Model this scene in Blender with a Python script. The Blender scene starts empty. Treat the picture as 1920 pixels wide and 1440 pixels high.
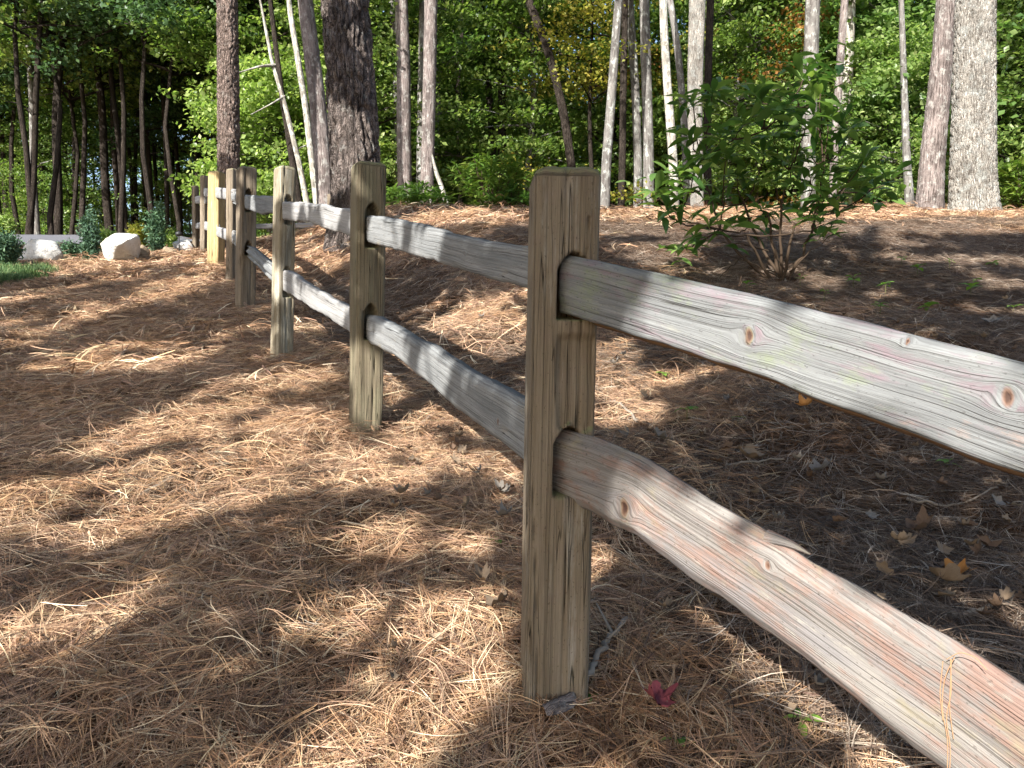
import bpy, math, random
import numpy as np
from mathutils import Vector, Matrix, Euler

random.seed(7)
RNG = np.random.default_rng(11)
SC = bpy.context.scene
COL = SC.collection
R = math.radians

# ------------------------------------------------------------------ camera
PITCH = R(3.0)
FPX = 1423.0
CAMZ = 1.0
cam_d = bpy.data.cameras.new('camera')
cam = bpy.data.objects.new('camera', cam_d)
COL.objects.link(cam)
cam_d.sensor_width = 36
cam_d.lens = FPX / 1920 * 36
cam_d.clip_start = 0.05
cam_d.clip_end = 400
cam.location = (0, 0, CAMZ)
cam.rotation_euler = (R(90) - PITCH, 0, 0)
SC.camera = cam

# ------------------------------------------------------------------ light
SUN_EL = R(32)
TRAV = Vector((0.5, 0.866))            # horizontal direction the light travels
SUN_TO = Vector((-TRAV.x * math.cos(SUN_EL), -TRAV.y * math.cos(SUN_EL), math.sin(SUN_EL)))
w = bpy.data.worlds.new('World')
SC.world = w
w.use_nodes = True
nt = w.node_tree
bg = nt.nodes['Background']
sky = nt.nodes.new('ShaderNodeTexSky')
sky.sky_type = 'NISHITA'
sky.sun_disc = False
sky.sun_elevation = SUN_EL
sky.sun_rotation = math.atan2(SUN_TO.x, SUN_TO.y)
sky.dust_density = 1.5
sky.air_density = 1.0
nt.links.new(sky.outputs[0], bg.inputs[0])
bg.inputs[1].default_value = 0.115
sd = bpy.data.lights.new('sun', 'SUN')
sun = bpy.data.objects.new('sun', sd)
COL.objects.link(sun)
sd.energy = 5.0
sd.angle = R(0.5)
sd.color = (1.0, 0.965, 0.90)
sun.rotation_euler = Vector(SUN_TO).to_track_quat('Z', 'Y').to_euler()
SC.view_settings.view_transform = 'Standard'
SC.view_settings.look = 'None'
SC.view_settings.gamma = 1
SC.view_settings.exposure = 1.46
SC.view_settings.use_curve_mapping = False
SC.render.engine = 'CYCLES'
SC.cycles.max_bounces = 8
SC.cycles.diffuse_bounces = 4
SC.cycles.glossy_bounces = 2
SC.cycles.transmission_bounces = 4
SC.cycles.transparent_max_bounces = 8
SC.cycles.use_denoising = True
SC.cycles.sample_clamp_indirect = 6
SC.cycles.use_adaptive_sampling = False

# ------------------------------------------------------------------ numeric helpers
def sm(t):
    t = np.clip(t, 0, 1)
    return t * t * (3 - 2 * t)

def _h(ix, iy, s):
    n = np.sin(ix * 127.1 + iy * 311.7 + s * 74.7) * 43758.5453
    return n - np.floor(n)

def vn(x, y, s=0):
    x = np.asarray(x, float); y = np.asarray(y, float)
    ix = np.floor(x); iy = np.floor(y)
    fx = x - ix; fy = y - iy
    fx = fx * fx * (3 - 2 * fx); fy = fy * fy * (3 - 2 * fy)
    a = _h(ix, iy, s); b = _h(ix + 1, iy, s); c = _h(ix, iy + 1, s); d = _h(ix + 1, iy + 1, s)
    return (a * (1 - fx) + b * fx) * (1 - fy) + (c * (1 - fx) + d * fx) * fy

def fbm(x, y, s=0, o=4):
    t = 0; a = .5
    for k in range(o):
        t = t + a * vn(x * 2 ** k, y * 2 ** k, s + k * 3.1); a *= .5
    return t

def worley(x, y, s=0):
    x = np.asarray(x, float); y = np.asarray(y, float)
    ix = np.floor(x); iy = np.floor(y)
    d1 = np.full(x.shape, 9.); d2 = np.full(x.shape, 9.)
    for dx in (-1, 0, 1):
        for dy in (-1, 0, 1):
            cx = ix + dx; cy = iy + dy
            px = cx + _h(cx, cy, s); py = cy + _h(cx, cy, s + 5)
            d = np.hypot(px - x, py - y)
            m = d < d1
            d2 = np.where(m, d1, np.minimum(d2, d)); d1 = np.where(m, d, d1)
    return d1, d2

def fence_x(y):
    return .10 - .43 * (y - 1.42)

def G(x, y):
    """height of the ground: a slope rising away from the camera, with a low crest"""
    x = np.asarray(x, float); y = np.asarray(y, float)
    t = sm((x - fence_x(y)) / 2.6)
    z = .032 + .203 * y
    z = z + .62 * t * sm((y - 1) / 8)
    yc = 15.5 + (11.5 - 15.5) * sm((x - fence_x(y) + 1.5) / 3.5)
    d = np.maximum(0, y - yc)
    z = z - .26 * (np.sqrt(d * d + .36) - .6)
    d2 = np.maximum(0, y - 60)
    z = z + .0 * d2
    near = 1 - sm((y - 14) / 6)
    z = z + near * (.10 * (fbm(x * .9 + 5, y * .9, 3, 2) - .375) + .06 * (vn(x * 2.7, y * 2.7, 9) - .5))
    db = np.maximum(0, -y)
    z = z + .1 * db
    return z

_G0 = G
_K1 = float(_G0(.06, 1.44)) - (.032 + .203 * 1.44)
def G(x, y):
    return _G0(x, y) - (_K1 + .03) * np.exp(-((np.asarray(x) - .06) ** 2 + (np.asarray(y) - 1.4) ** 2) / .25)

def Gf(x, y):
    return float(G(x, y))

def ray(px, py):
    X = (px - 960) / FPX; Z = (720 - py) / FPX
    return Vector((X, math.cos(PITCH) + Z * math.sin(PITCH), -math.sin(PITCH) + Z * math.cos(PITCH)))

def at(px, py, D):
    d = ray(px, py)
    return Vector((0, 0, CAMZ)) + d * (D / d.y)

def ground(px, py, dmin=.8, dmax=16):
    D = dmin
    while D < dmax:
        p = at(px, py, D)
        if p.z < Gf(p.x, p.y):
            return Vector((p.x, p.y, Gf(p.x, p.y)))
        D += .03
    return at(px, py, dmax)

def gxy(px, D):
    """point on the ground in column px at depth D"""
    x = (px - 960) / FPX * D
    return Vector((x, D, Gf(x, D)))

# ------------------------------------------------------------------ mesh helpers
def mesh(name, V, F, mat=None, smooth=True, attrs=None):
    me = bpy.data.meshes.new(name)
    V = np.asarray(V, np.float32).reshape(-1, 3)
    if isinstance(F, np.ndarray):
        k = F.shape[1]; n = F.shape[0]
        me.vertices.add(len(V)); me.vertices.foreach_set('co', V.ravel())
        me.loops.add(n * k); me.loops.foreach_set('vertex_index', F.astype(np.int32).ravel())
        me.polygons.add(n); me.polygons.foreach_set('loop_start', np.arange(0, n * k, k, dtype=np.int32))
        me.update(calc_edges=True)
    else:
        me.from_pydata([tuple(v) for v in V], [], F)
    if smooth:
        me.polygons.foreach_set('use_smooth', [True] * len(me.polygons))
    for an, (ty, arr) in (attrs or {}).items():
        a = me.attributes.new(an, ty, 'POINT')
        a.data.foreach_set('vector' if ty == 'FLOAT_VECTOR' else 'value', np.asarray(arr, np.float32).ravel())
    if mat:
        me.materials.append(mat)
    me.validate(clean_customdata=False)
    me.update()
    return me

def link(name, me, parent=None, loc=None, label=None, kind=None):
    o = bpy.data.objects.new(name, me)
    COL.objects.link(o)
    if parent:
        o.parent = parent
    if loc is not None:
        o.location = loc
    if label:
        o['label'] = label
    if kind:
        o['kind'] = kind
    return o

def thing(name, label, cat, loc=(0, 0, 0), group=None, me=None, rz=0):
    o = link(name, me, None, loc, label)
    o['category'] = cat
    o.rotation_euler = (0, 0, rz)
    if group:
        o['group'] = group
    return o

def grid_faces(nu, nv, closed_v=False, off=0):
    i = np.arange(nu - 1)[:, None]; j = np.arange(nv if closed_v else nv - 1)[None, :]
    j2 = (j + 1) % nv
    a = i * nv + j; b = i * nv + j2; c = (i + 1) * nv + j2; d = (i + 1) * nv + j
    return np.stack([a, b, c, d], -1).reshape(-1, 4) + off

def tube(path, rad, n=8, disp=None):
    """swept tube; returns V,F,gc (gc = length along, metres round, 0)"""
    P = np.array([list(p) for p in path], float); K = len(P)
    T = np.gradient(P, axis=0); T /= np.linalg.norm(T, axis=1)[:, None] + 1e-9
    ref = np.array([0, 1, 0.]) if abs(T[:, 1]).mean() < .8 else np.array([0, 0, 1.])
    A = np.cross(T, ref); A /= np.linalg.norm(A, axis=1)[:, None] + 1e-9
    B = np.cross(A, T)
    th = np.linspace(0, 2 * math.pi, n, endpoint=False)
    s = np.concatenate([[0], np.cumsum(np.linalg.norm(np.diff(P, axis=0), axis=1))])
    r = np.broadcast_to(np.asarray(rad, float), (K,))
    TH, S = np.meshgrid(th, s)
    RR = np.repeat(r[:, None], n, 1)
    if disp is not None:
        RR = RR + disp(TH, S, RR)
    V = P[:, None, :] + A[:, None, :] * (np.cos(TH) * RR)[..., None] + B[:, None, :] * (np.sin(TH) * RR)[..., None]
    gc = np.stack([S, TH * r.mean(), np.zeros_like(S)], -1)
    return V.reshape(-1, 3), grid_faces(K, n, True), gc.reshape(-1, 3)

class MB:
    def __init__(s):
        s.V = []; s.F = []; s.A = []; s.n = 0
    def add(s, V, F, A=None):
        V = np.asarray(V, float).reshape(-1, 3)
        s.V.append(V); s.F.append(np.asarray(F) + s.n); s.n += len(V)
        s.A.append(np.zeros((len(V), 3)) if A is None else np.asarray(A, float).reshape(-1, 3))
    def mesh(s, name, mat, smooth=True):
        return mesh(name, np.concatenate(s.V), np.concatenate(s.F), mat, smooth,
                    {'gc': ('FLOAT_VECTOR', np.concatenate(s.A))})

# ------------------------------------------------------------------ material helpers
class M:
    def __init__(s, name, rough=.9, spec=.2):
        s.m = bpy.data.materials.new(name); s.m.use_nodes = True
        s.t = s.m.node_tree; s.b = s.t.nodes['Principled BSDF']
        s.b.inputs['Roughness'].default_value = rough
        s.b.inputs['Specular IOR Level'].default_value = spec
    def n(s, ty, props=None, **inp):
        nd = s.t.nodes.new(ty)
        for k, v in (props or {}).items():
            setattr(nd, k, v)
        for k, v in inp.items():
            k2 = int(k[1:]) if k[0] == 'i' and k[1:].isdigit() else k.replace('_', ' ')
            s.set(nd.inputs[k2], v)
        return nd
    def set(s, sock, v):
        if hasattr(v, 'is_output') or isinstance(v, bpy.types.NodeSocket):
            s.t.links.new(v, sock)
        elif isinstance(v, bpy.types.Node):
            s.t.links.new(v.outputs[0], sock)
        else:
            if sock.type == 'RGBA' and len(v) == 3:
                v = (*v, 1)
            sock.default_value = v
    def attr(s, name):
        return s.n('ShaderNodeAttribute', {'attribute_name': name})
    def mp(s, vec, sc, loc=(0, 0, 0)):
        return s.n('ShaderNodeMapping', None, Vector=vec, Scale=sc, Location=loc)
    def noise(s, vec, scale=1., detail=4., rough=.55, dist=0.):
        return s.n('ShaderNodeTexNoise', None, Vector=vec, Scale=scale, Detail=detail, Roughness=rough, Distortion=dist).outputs[0]
    def ramp(s, fac, stops, interp='LINEAR'):
        nd = s.n('ShaderNodeValToRGB', None, Fac=fac); cr = nd.color_ramp; cr.interpolation = interp
        while len(cr.elements) < len(stops):
            cr.elements.new(.5)
        for e, (p, c) in zip(cr.elements, stops):
            e.position = p
            e.color = (c, c, c, 1) if not hasattr(c, '__len__') else (*c, 1)
        return nd.outputs[0]
    def mix(s, f, a, b, mode='MIX'):
        nd = s.n('ShaderNodeMix', {'data_type': 'RGBA', 'blend_type': mode})
        s.set(nd.inputs[0], f); s.set(nd.inputs[6], a); s.set(nd.inputs[7], b)
        return nd.outputs[2]
    def math(s, op, a, b=0., c=0.):
        nd = s.n('ShaderNodeMath', {'operation': op}); s.set(nd.inputs[0], a); s.set(nd.inputs[1], b); s.set(nd.inputs[2], c)
        return nd.outputs[0]
    def bump(s, h, dist, st=1., normal=None):
        nd = s.n('ShaderNodeBump', None, Height=h, Distance=dist, Strength=st)
        if normal is not None:
            s.set(nd.inputs['Normal'], normal)
        s.t.links.new(nd.outputs[0], s.b.inputs['Normal'])
        return nd.outputs[0]
    def col(s, c):
        s.set(s.b.inputs['Base Color'], c)
        return s

def wood(name, pale, mid, dark, stains=(), seed=0., grain=1., crack=.5, moss=0., con=1.):
    m = M(name, .85, .15)
    g = m.attr('gc').outputs['Vector']
    L = (seed * 3.7, seed * 1.3, 0)
    lines = m.noise(m.mp(g, (1.3 * grain, 175 * grain, 1), L), 1, 2, .5)
    line2 = m.noise(m.mp(g, (3.5, 330 * grain, 1), L), 1, 2, .5)
    fib = m.noise(m.mp(g, (22, 700, 1), L), 1, 3, .7)
    broad = m.noise(m.mp(g, (2.4, 22, 1), L), 1, 4, .6)
    speck = m.noise(m.mp(g, (110, 190, 1), L), 1, 2, .6)
    c = m.mix(m.ramp(broad, [(.35, 0.), (.65, 1.)]), mid, pale)
    for k, (sc, amt, colr) in enumerate(stains):
        f = m.noise(m.mp(g, (sc[0], sc[1], 1), (seed + 7 * k, 3 * k, 0)), 1, 6, .72)
        c = m.mix(m.ramp(f, [(amt, 0.), (min(.99, amt + .10), .85)]), c, colr)
    lr = m.ramp(lines, [(.36, 0.), (.47, 1.), (.60, 1.), (.66, .7)])
    l2 = m.ramp(line2, [(.38, 0.), (.50, 1.)])
    c = m.mix(m.math('MULTIPLY_ADD', lr, -.66 * con, .66 * con), c, dark)
    c = m.mix(m.math('MULTIPLY_ADD', l2, -.42 * con, .42 * con), c, dark)
    fr = m.ramp(fib, [(.3, 1 - .4 * con), (.7, 1 + .3 * con)])
    c = m.mix(.8, c, fr, 'MULTIPLY')
    c = m.mix(m.ramp(speck, [(.63, 0.), (.70, .65)]), c, dark)
    cr = m.noise(m.mp(g, (1.1, 46, 1), (seed + 2.2, seed, 0)), 1, 2, .5)
    crk = m.ramp(cr, [(.492, 0.), (.5, 1.), (.508, 0.)])
    gate = m.noise(m.mp(g, (2.2, 9, 1), (seed + 9, seed, 0)), 1, 2)
    crk = m.math('MULTIPLY', crk, m.ramp(gate, [(.62 - crack * .3, 0.), (.7 - crack * .3, 1.)]))
    c = m.mix(crk, c, (.018, .013, .01))
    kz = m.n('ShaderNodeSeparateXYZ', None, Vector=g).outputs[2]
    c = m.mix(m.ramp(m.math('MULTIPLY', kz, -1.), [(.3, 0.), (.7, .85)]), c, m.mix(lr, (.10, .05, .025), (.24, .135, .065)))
    c = m.mix(m.ramp(kz, [(.35, 0.), (.6, .7), (.75, .9)]), c, m.mix(m.ramp(kz, [(.6, 0.), (.85, 1.)]), (.17, .09, .055), (.06, .028, .018)))
    if moss:
        o = m.n('ShaderNodeTexCoord').outputs['Object']
        mf = m.noise(o, 38, 4, .65)
        nz = m.n('ShaderNodeSeparateXYZ', None, Vector=m.n('ShaderNodeNewGeometry').outputs['Normal']).outputs[2]
        mf = m.math('MULTIPLY', m.ramp(mf, [(.5 - .2 * moss, 0.), (.62 - .1 * moss, 1.)]), m.ramp(nz, [(.15, .12), (.7, 1.)]))
        c = m.mix(mf, c, (.16, .16, .085))
    m.col(c)
    h = m.math('ADD', m.math('MULTIPLY', lr, .6), m.math('MULTIPLY', fib, .5))
    h = m.math('SUBTRACT', h, m.math('MULTIPLY', crk, 2.2))
    m.bump(h, .0018, 1.)
    return m.m

def leafmat(name, c1, c2, c3, rough=.5, trans=.35, spec=.35):
    m = M(name, rough, spec)
    g = m.n('ShaderNodeSeparateXYZ', None, Vector=m.attr('gc').outputs['Vector'])
    rnd = m.n('ShaderNodeObjectInfo').outputs['Random']
    c = m.ramp(g.outputs[0], [(0., c1), (.55, c2), (1., c3)])
    hs = m.n('ShaderNodeHueSaturation', None, Color=c, Hue=m.math('MULTIPLY_ADD', rnd, -.035, .518), Value=m.math('MULTIPLY_ADD', rnd, .45, .85))
    c = hs.outputs[0]
    m.col(c)
    tr = m.n('ShaderNodeBsdfTranslucent', None, Color=m.mix(.6, c, (1.3, 1.5, .5), 'MULTIPLY'))
    mx = m.n('ShaderNodeMixShader', None, Fac=trans)
    m.t.links.new(m.b.outputs[0], mx.inputs[1]); m.t.links.new(tr.outputs[0], mx.inputs[2])
    out = m.t.nodes['Material Output']
    m.t.links.new(mx.outputs[0], out.inputs[0])
    return m.m

def bark(name, ridge, mid, crack, sc=(1, 1), lichen=None, la=.5, bumpd=.02, crk=1.):
    m = M(name, .95, .1)
    g = m.attr('gc').outputs['Vector']
    dis = m.noise(m.mp(g, (9, 26, 1)), 1, 4, .65)
    dis2 = m.noise(m.mp(g, (9, 26, 1), (5, 5, 0)), 1, 4, .65)
    gv = m.n('ShaderNodeVectorMath', {'operation': 'ADD'}, i0=m.mp(g, (11 * sc[0], 34 * sc[1], 1)), i1=m.n('ShaderNodeCombineXYZ', None, X=m.math('MULTIPLY', dis, 4.2), Y=m.math('MULTIPLY', dis2, 3.4))).outputs[0]
    v = m.n('ShaderNodeTexVoronoi', {'feature': 'DISTANCE_TO_EDGE'}, Vector=gv, Scale=1.).outputs[0]
    fine = m.noise(m.mp(g, (60, 130, 1)), 1, 5, .7)
    big = m.noise(m.mp(g, (2.6, 7, 1)), 1, 4, .6)
    fis = m.noise(m.mp(g, (6 * sc[0], 70 * sc[1], 1)), 1, 4, .6)
    c = m.mix(m.ramp(fine, [(.35, 0.), (.65, 1.)]), mid, ridge)
    c = m.mix(.6, c, m.ramp(big, [(.36, .28), (.5, .8), (.62, 1.25)]), 'MULTIPLY')
    c = m.mix(m.ramp(v, [(.0, .75 * crk), (.10, 0.)]), c, crack)
    c = m.mix(m.ramp(fis, [(.36, .9), (.46, 0.)]), c, crack)
    if lichen is not None:
        lf = m.noise(m.mp(g, (7, 12, 1), (3, 1, 0)), 1, 5, .7)
        c = m.mix(m.ramp(lf, [(la, 0.), (la + .1, .85)]), c, lichen)
    m.col(c)
    h = m.math('ADD', m.math('ADD', m.math('MULTIPLY', m.ramp(v, [(0., 0.), (.2, 1.)]), crk), m.ramp(fis, [(.35, 0.), (.55, 1.)])), m.math('MULTIPLY', fine, .6))
    m.bump(h, bumpd, 1.)
    return m.m

# ------------------------------------------------------------------ materials
W = {}
W['post1'] = wood('wood_post_brown', (.225, .18, .135), (.16, .122, .088), (.07, .05, .034), [((2, 18), .54, (.31, .28, .24)), ((3, 9), .6, (.15, .10, .06))], 1, .8, .6, .9, .6)
W['post2'] = wood('wood_post_olive', (.205, .17, .12), (.135, .108, .075), (.04, .032, .025), [((2, 14), .5, (.19, .17, .115))], 2, .8, .7, 1., .6)
W['post3'] = wood('wood_post_pale', (.30, .26, .195), (.22, .18, .125), (.08, .06, .04), [((2, 14), .5, (.42, .39, .32))], 3, .8, .4, .6, .7)
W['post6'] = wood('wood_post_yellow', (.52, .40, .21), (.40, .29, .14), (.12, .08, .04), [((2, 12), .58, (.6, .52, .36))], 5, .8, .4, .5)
W['postg'] = wood('wood_post_grey', (.27, .22, .17), (.17, .13, .095), (.055, .04, .03), [], 6, .8, .6, .6)
W['rail_a'] = wood('wood_rail_grey_green', (.215, .222, .222), (.155, .16, .163), (.075, .072, .07),
                   [((5, 9), .53, (.19, .215, .15)), ((4, 16), .53, (.20, .15, .17)), ((6, 14), .60, (.29, .205, .175)), ((9, 30), .60, (.26, .26, .235))], 11, 1.5, .12, 0, .62)
W['rail_b'] = wood('wood_rail_rosy', (.25, .232, .213), (.175, .16, .15), (.075, .06, .052),
                   [((5, 14), .47, (.24, .15, .12)), ((6, 10), .56, (.25, .22, .15)), ((3, 9), .52, (.185, .175, .175)), ((12, 40), .58, (.29, .27, .235))], 14, 1.5, .2, 0, .62)
W['rail_c'] = wood('wood_rail_blue_grey', (.27, .275, .275), (.18, .187, .19), (.075, .072, .07), [((4, 12), .6, (.28, .25, .2))], 21, 1.35, .4, 0, .7)
W['rail_d'] = wood('wood_rail_silver', (.36, .355, .35), (.25, .245, .24), (.10, .095, .095), [((4, 12), .6, (.30, .26, .24))], 25, 1.35, .3, 0, .65)

LEAF_OAK = leafmat('foliage_broadleaf', (.055, .10, .022), (.125, .195, .045), (.32, .38, .12), .38, .5)
LEAF_BRIGHT = leafmat('foliage_sunny', (.09, .155, .04), (.19, .28, .075), (.40, .46, .19), .36, .5)
LEAF_DARK = leafmat('foliage_dark', (.025, .06, .025), (.05, .10, .04), (.09, .16, .06), .45, .4)
LEAF_YEL = leafmat('foliage_yellow', (.12, .15, .025), (.22, .22, .035), (.33, .28, .05), .5, .4)
LEAF_ORG = leafmat('foliage_orange', (.16, .09, .025), (.26, .13, .035), (.30, .20, .05), .5, .4)
LEAF_RHO = leafmat('foliage_rhododendron', (.06, .12, .03), (.11, .19, .045), (.20, .28, .07), .32, .42, .5)
LEAF_RHOL = leafmat('foliage_rhododendron_sunny', (.08, .14, .025), (.13, .20, .035), (.22, .26, .05), .4, .35, .45)
LEAF_BLUE = leafmat('foliage_blue_green', (.03, .07, .045), (.06, .12, .065), (.10, .18, .09), .6, .15)
LEAF_SHADE = leafmat('foliage_shade_caster', (.03, .07, .015), (.05, .10, .02), (.08, .13, .03), .6, .12)  # leaves of the unseen trees added to cast shade

BARK_PINE = bark('bark_pine', (.46, .36, .31), (.27, .195, .165), (.035, .025, .02), (1, 1), (.40, .36, .32), .56, .03)
BARK_PINE_D = bark('bark_pine_dark', (.36, .30, .27), (.22, .175, .155), (.022, .017, .014), (.35, .7), (.46, .44, .40), .56, .05)
BARK_PINK = bark('bark_pine_pinkish', (.30, .25, .235), (.20, .165, .15), (.06, .045, .04), (.8, 1.1), (.40, .38, .35), .52, .014, .25)
BARK_OAK = bark('bark_oak_pale', (.66, .62, .56), (.47, .42, .36), (.12, .10, .08), (1.2, 1.5), (.50, .50, .46), .5, .035, .6)
BARK_GREY = bark('bark_smooth_grey', (.21, .195, .18), (.14, .13, .12), (.07, .06, .055), (.5, .6), (.36, .37, .34), .52, .006, .25)
BARK_PALE = bark('bark_pale_lichen', (.40, .37, .32), (.26, .235, .20), (.10, .085, .07), (.5, .6), (.56, .57, .50), .5, .008, .25)
BARK_DARK = bark('bark_dark', (.085, .068, .055), (.055, .043, .036), (.02, .016, .013), (1, 1), (.20, .21, .18), .66, .015)
TWIG = M('bark_twig', .9, .1).col((.055, .038, .026)).m
TWIG_G = M('bark_twig_grey', .9, .1).col((.26, .22, .18)).m

# ground materials
m = M('pine_straw_soil', 1, .05)
oc = m.n('ShaderNodeTexCoord').outputs['Object']
n1 = m.noise(oc, 2.2, 5, .6); n2 = m.noise(m.mp(oc, (60, 60, 60)), 1, 4, .7); n3 = m.noise(oc, 26, 5, .7)
c = m.mix(m.ramp(n1, [(.35, 0.), (.65, 1.)]), (.075, .045, .027), (.045, .03, .021))
c = m.mix(m.ramp(n2, [(.4, 0.), (.62, 1.)]), c, (.20, .105, .055))
c = m.mix(m.ramp(n3, [(.4, .3), (.6, 0.)]), c, (.03, .022, .016))
m.col(c); m.bump(n2, .03, 1.)
SOIL = m.m
m = M('asphalt', .9, .2); oc = m.n('ShaderNodeTexCoord').outputs['Object']
m.col(m.mix(m.noise(oc, 40, 4, .7), (.09, .09, .10), (.17, .17, .19))); m.bump(m.noise(oc, 120, 2), .01)
ASPH = m.m
m = M('lawn_soil', 1, .05); oc = m.n('ShaderNodeTexCoord').outputs['Object']
m.col(m.mix(m.noise(oc, 12, 4, .7), (.03, .06, .015), (.07, .10, .03)))
LAWN = m.m
m = M('boulder_stone', .9, .2); oc = m.n('ShaderNodeTexCoord').outputs['Object']
f = m.noise(oc, 4, 6, .65)
c = m.mix(m.ramp(f, [(.35, 0.), (.6, 1.)]), (.40, .38, .34), (.62, .61, .58))
c = m.mix(m.ramp(m.noise(oc, 9, 5, .7), [(.58, 0.), (.7, .8)]), c, (.20, .14, .085))
m.col(c); m.bump(m.noise(oc, 14, 6, .7), .04)
STONE = m.m
m = M('brown_stone', .9, .2); oc = m.n('ShaderNodeTexCoord').outputs['Object']
m.col(m.mix(m.noise(oc, 7, 5, .7), (.16, .11, .07), (.36, .29, .20))); m.bump(m.noise(oc, 14, 6, .7), .03)
STONE_B = m.m
DARKMETAL = M('black_metal', .5, .4).col((.02, .02, .022)).m

def needlemat(name, stops):
    m = M(name, .62, .3)
    g = m.n('ShaderNodeSeparateXYZ', None, Vector=m.attr('gc').outputs['Vector'])
    rnd = m.n('ShaderNodeObjectInfo').outputs['Random']
    c = m.ramp(g.outputs[0], stops)
    c = m.n('ShaderNodeHueSaturation', None, Color=c, Value=m.math('MULTIPLY_ADD', rnd, .45, .78), Saturation=m.math('MULTIPLY_ADD', rnd, -.25, 1.08)).outputs[0]
    m.col(c)
    return m.m
NEEDLE_W = needlemat('pine_straw_warm', [(0., (.10, .052, .034)), (.3, (.26, .14, .078)), (.6, (.42, .25, .138)), (.85, (.57, .39, .225)), (1., (.68, .54, .34))])
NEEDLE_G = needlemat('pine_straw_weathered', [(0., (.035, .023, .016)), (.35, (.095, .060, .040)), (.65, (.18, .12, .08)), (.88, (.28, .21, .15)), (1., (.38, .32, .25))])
GRASS = needlemat('grass_blades', [(0., (.03, .07, .015)), (.6, (.06, .13, .03)), (1., (.16, .20, .06))])

# ================================================================== GROUND
def axis(lo, hi, fine_lo, fine_hi, fine, coarse):
    a = [lo]
    while a[-1] < hi:
        v = a[-1]
        d = 0 if fine_lo <= v <= fine_hi else min(abs(v - fine_lo), abs(v - fine_hi))
        a.append(v + min(coarse, fine + d * .12))
    return np.array(a)
gx = axis(-90, 90, -8, 9, .07, 4); gy = axis(-25, 150, .2, 14, .07, 4)
YY, XX = np.meshgrid(gy, gx, indexing='ij')
ZZ = G(XX, YY)
gm = mesh('ground', np.stack([XX, YY, ZZ], -1).reshape(-1, 3), grid_faces(len(gy), len(gx)), SOIL)
go = link('ground', gm, kind='structure')

def sheet(name, pts, mat, lift, step=.25, kind='structure', wob=.0):
    """thin sheet following the ground inside a quad-ish strip pts = list of (left xy, right xy)"""
    V = []; n = 14
    for (a, b) in pts:
        for k in range(n):
            t = k / (n - 1)
            x = a[0] + (b[0] - a[0]) * t; y = a[1] + (b[1] - a[1]) * t
            V.append((x, y, Gf(x, y) + lift))
    me = mesh(name, V, grid_faces(len(pts), n), mat)
    return link(name, me, kind=kind)

# road at the crest on the left, curving away behind the boulders
rp = []
for k in range(26):
    t = k / 25
    x = -26 + 21.2 * t
    yn = 11.9 + .9 * t + .5 * math.sin(t * 2)
    yf = 15.9 + .35 * t
    rp.append(((x, yn), (x, yf)))
sheet('road', rp, ASPH, .03)
lp = []
for k in range(24):
    a = k / 23 * 2 - 1
    hw = 1.45 * math.sqrt(max(0, 1 - a * a)) + .01
    cx = -5.55
    cy = 7.05 + a * 1.75
    lp.append(((cx - hw * 1.1 - .6, cy), (cx + hw * .45, cy)))
sheet('lawn', lp, LAWN, .02)
def in_lawn(x, y):
    a = (y - 7.05) / 1.75
    hw = 1.45 * np.sqrt(np.maximum(0, 1 - a * a))
    return (np.abs(a) < 1) & (x < -5.55 + hw * .45 + .12 * (vn(x * 5, y * 5) - .5)) & (x > -5.55 - hw * 1.1 - .6)

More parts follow.
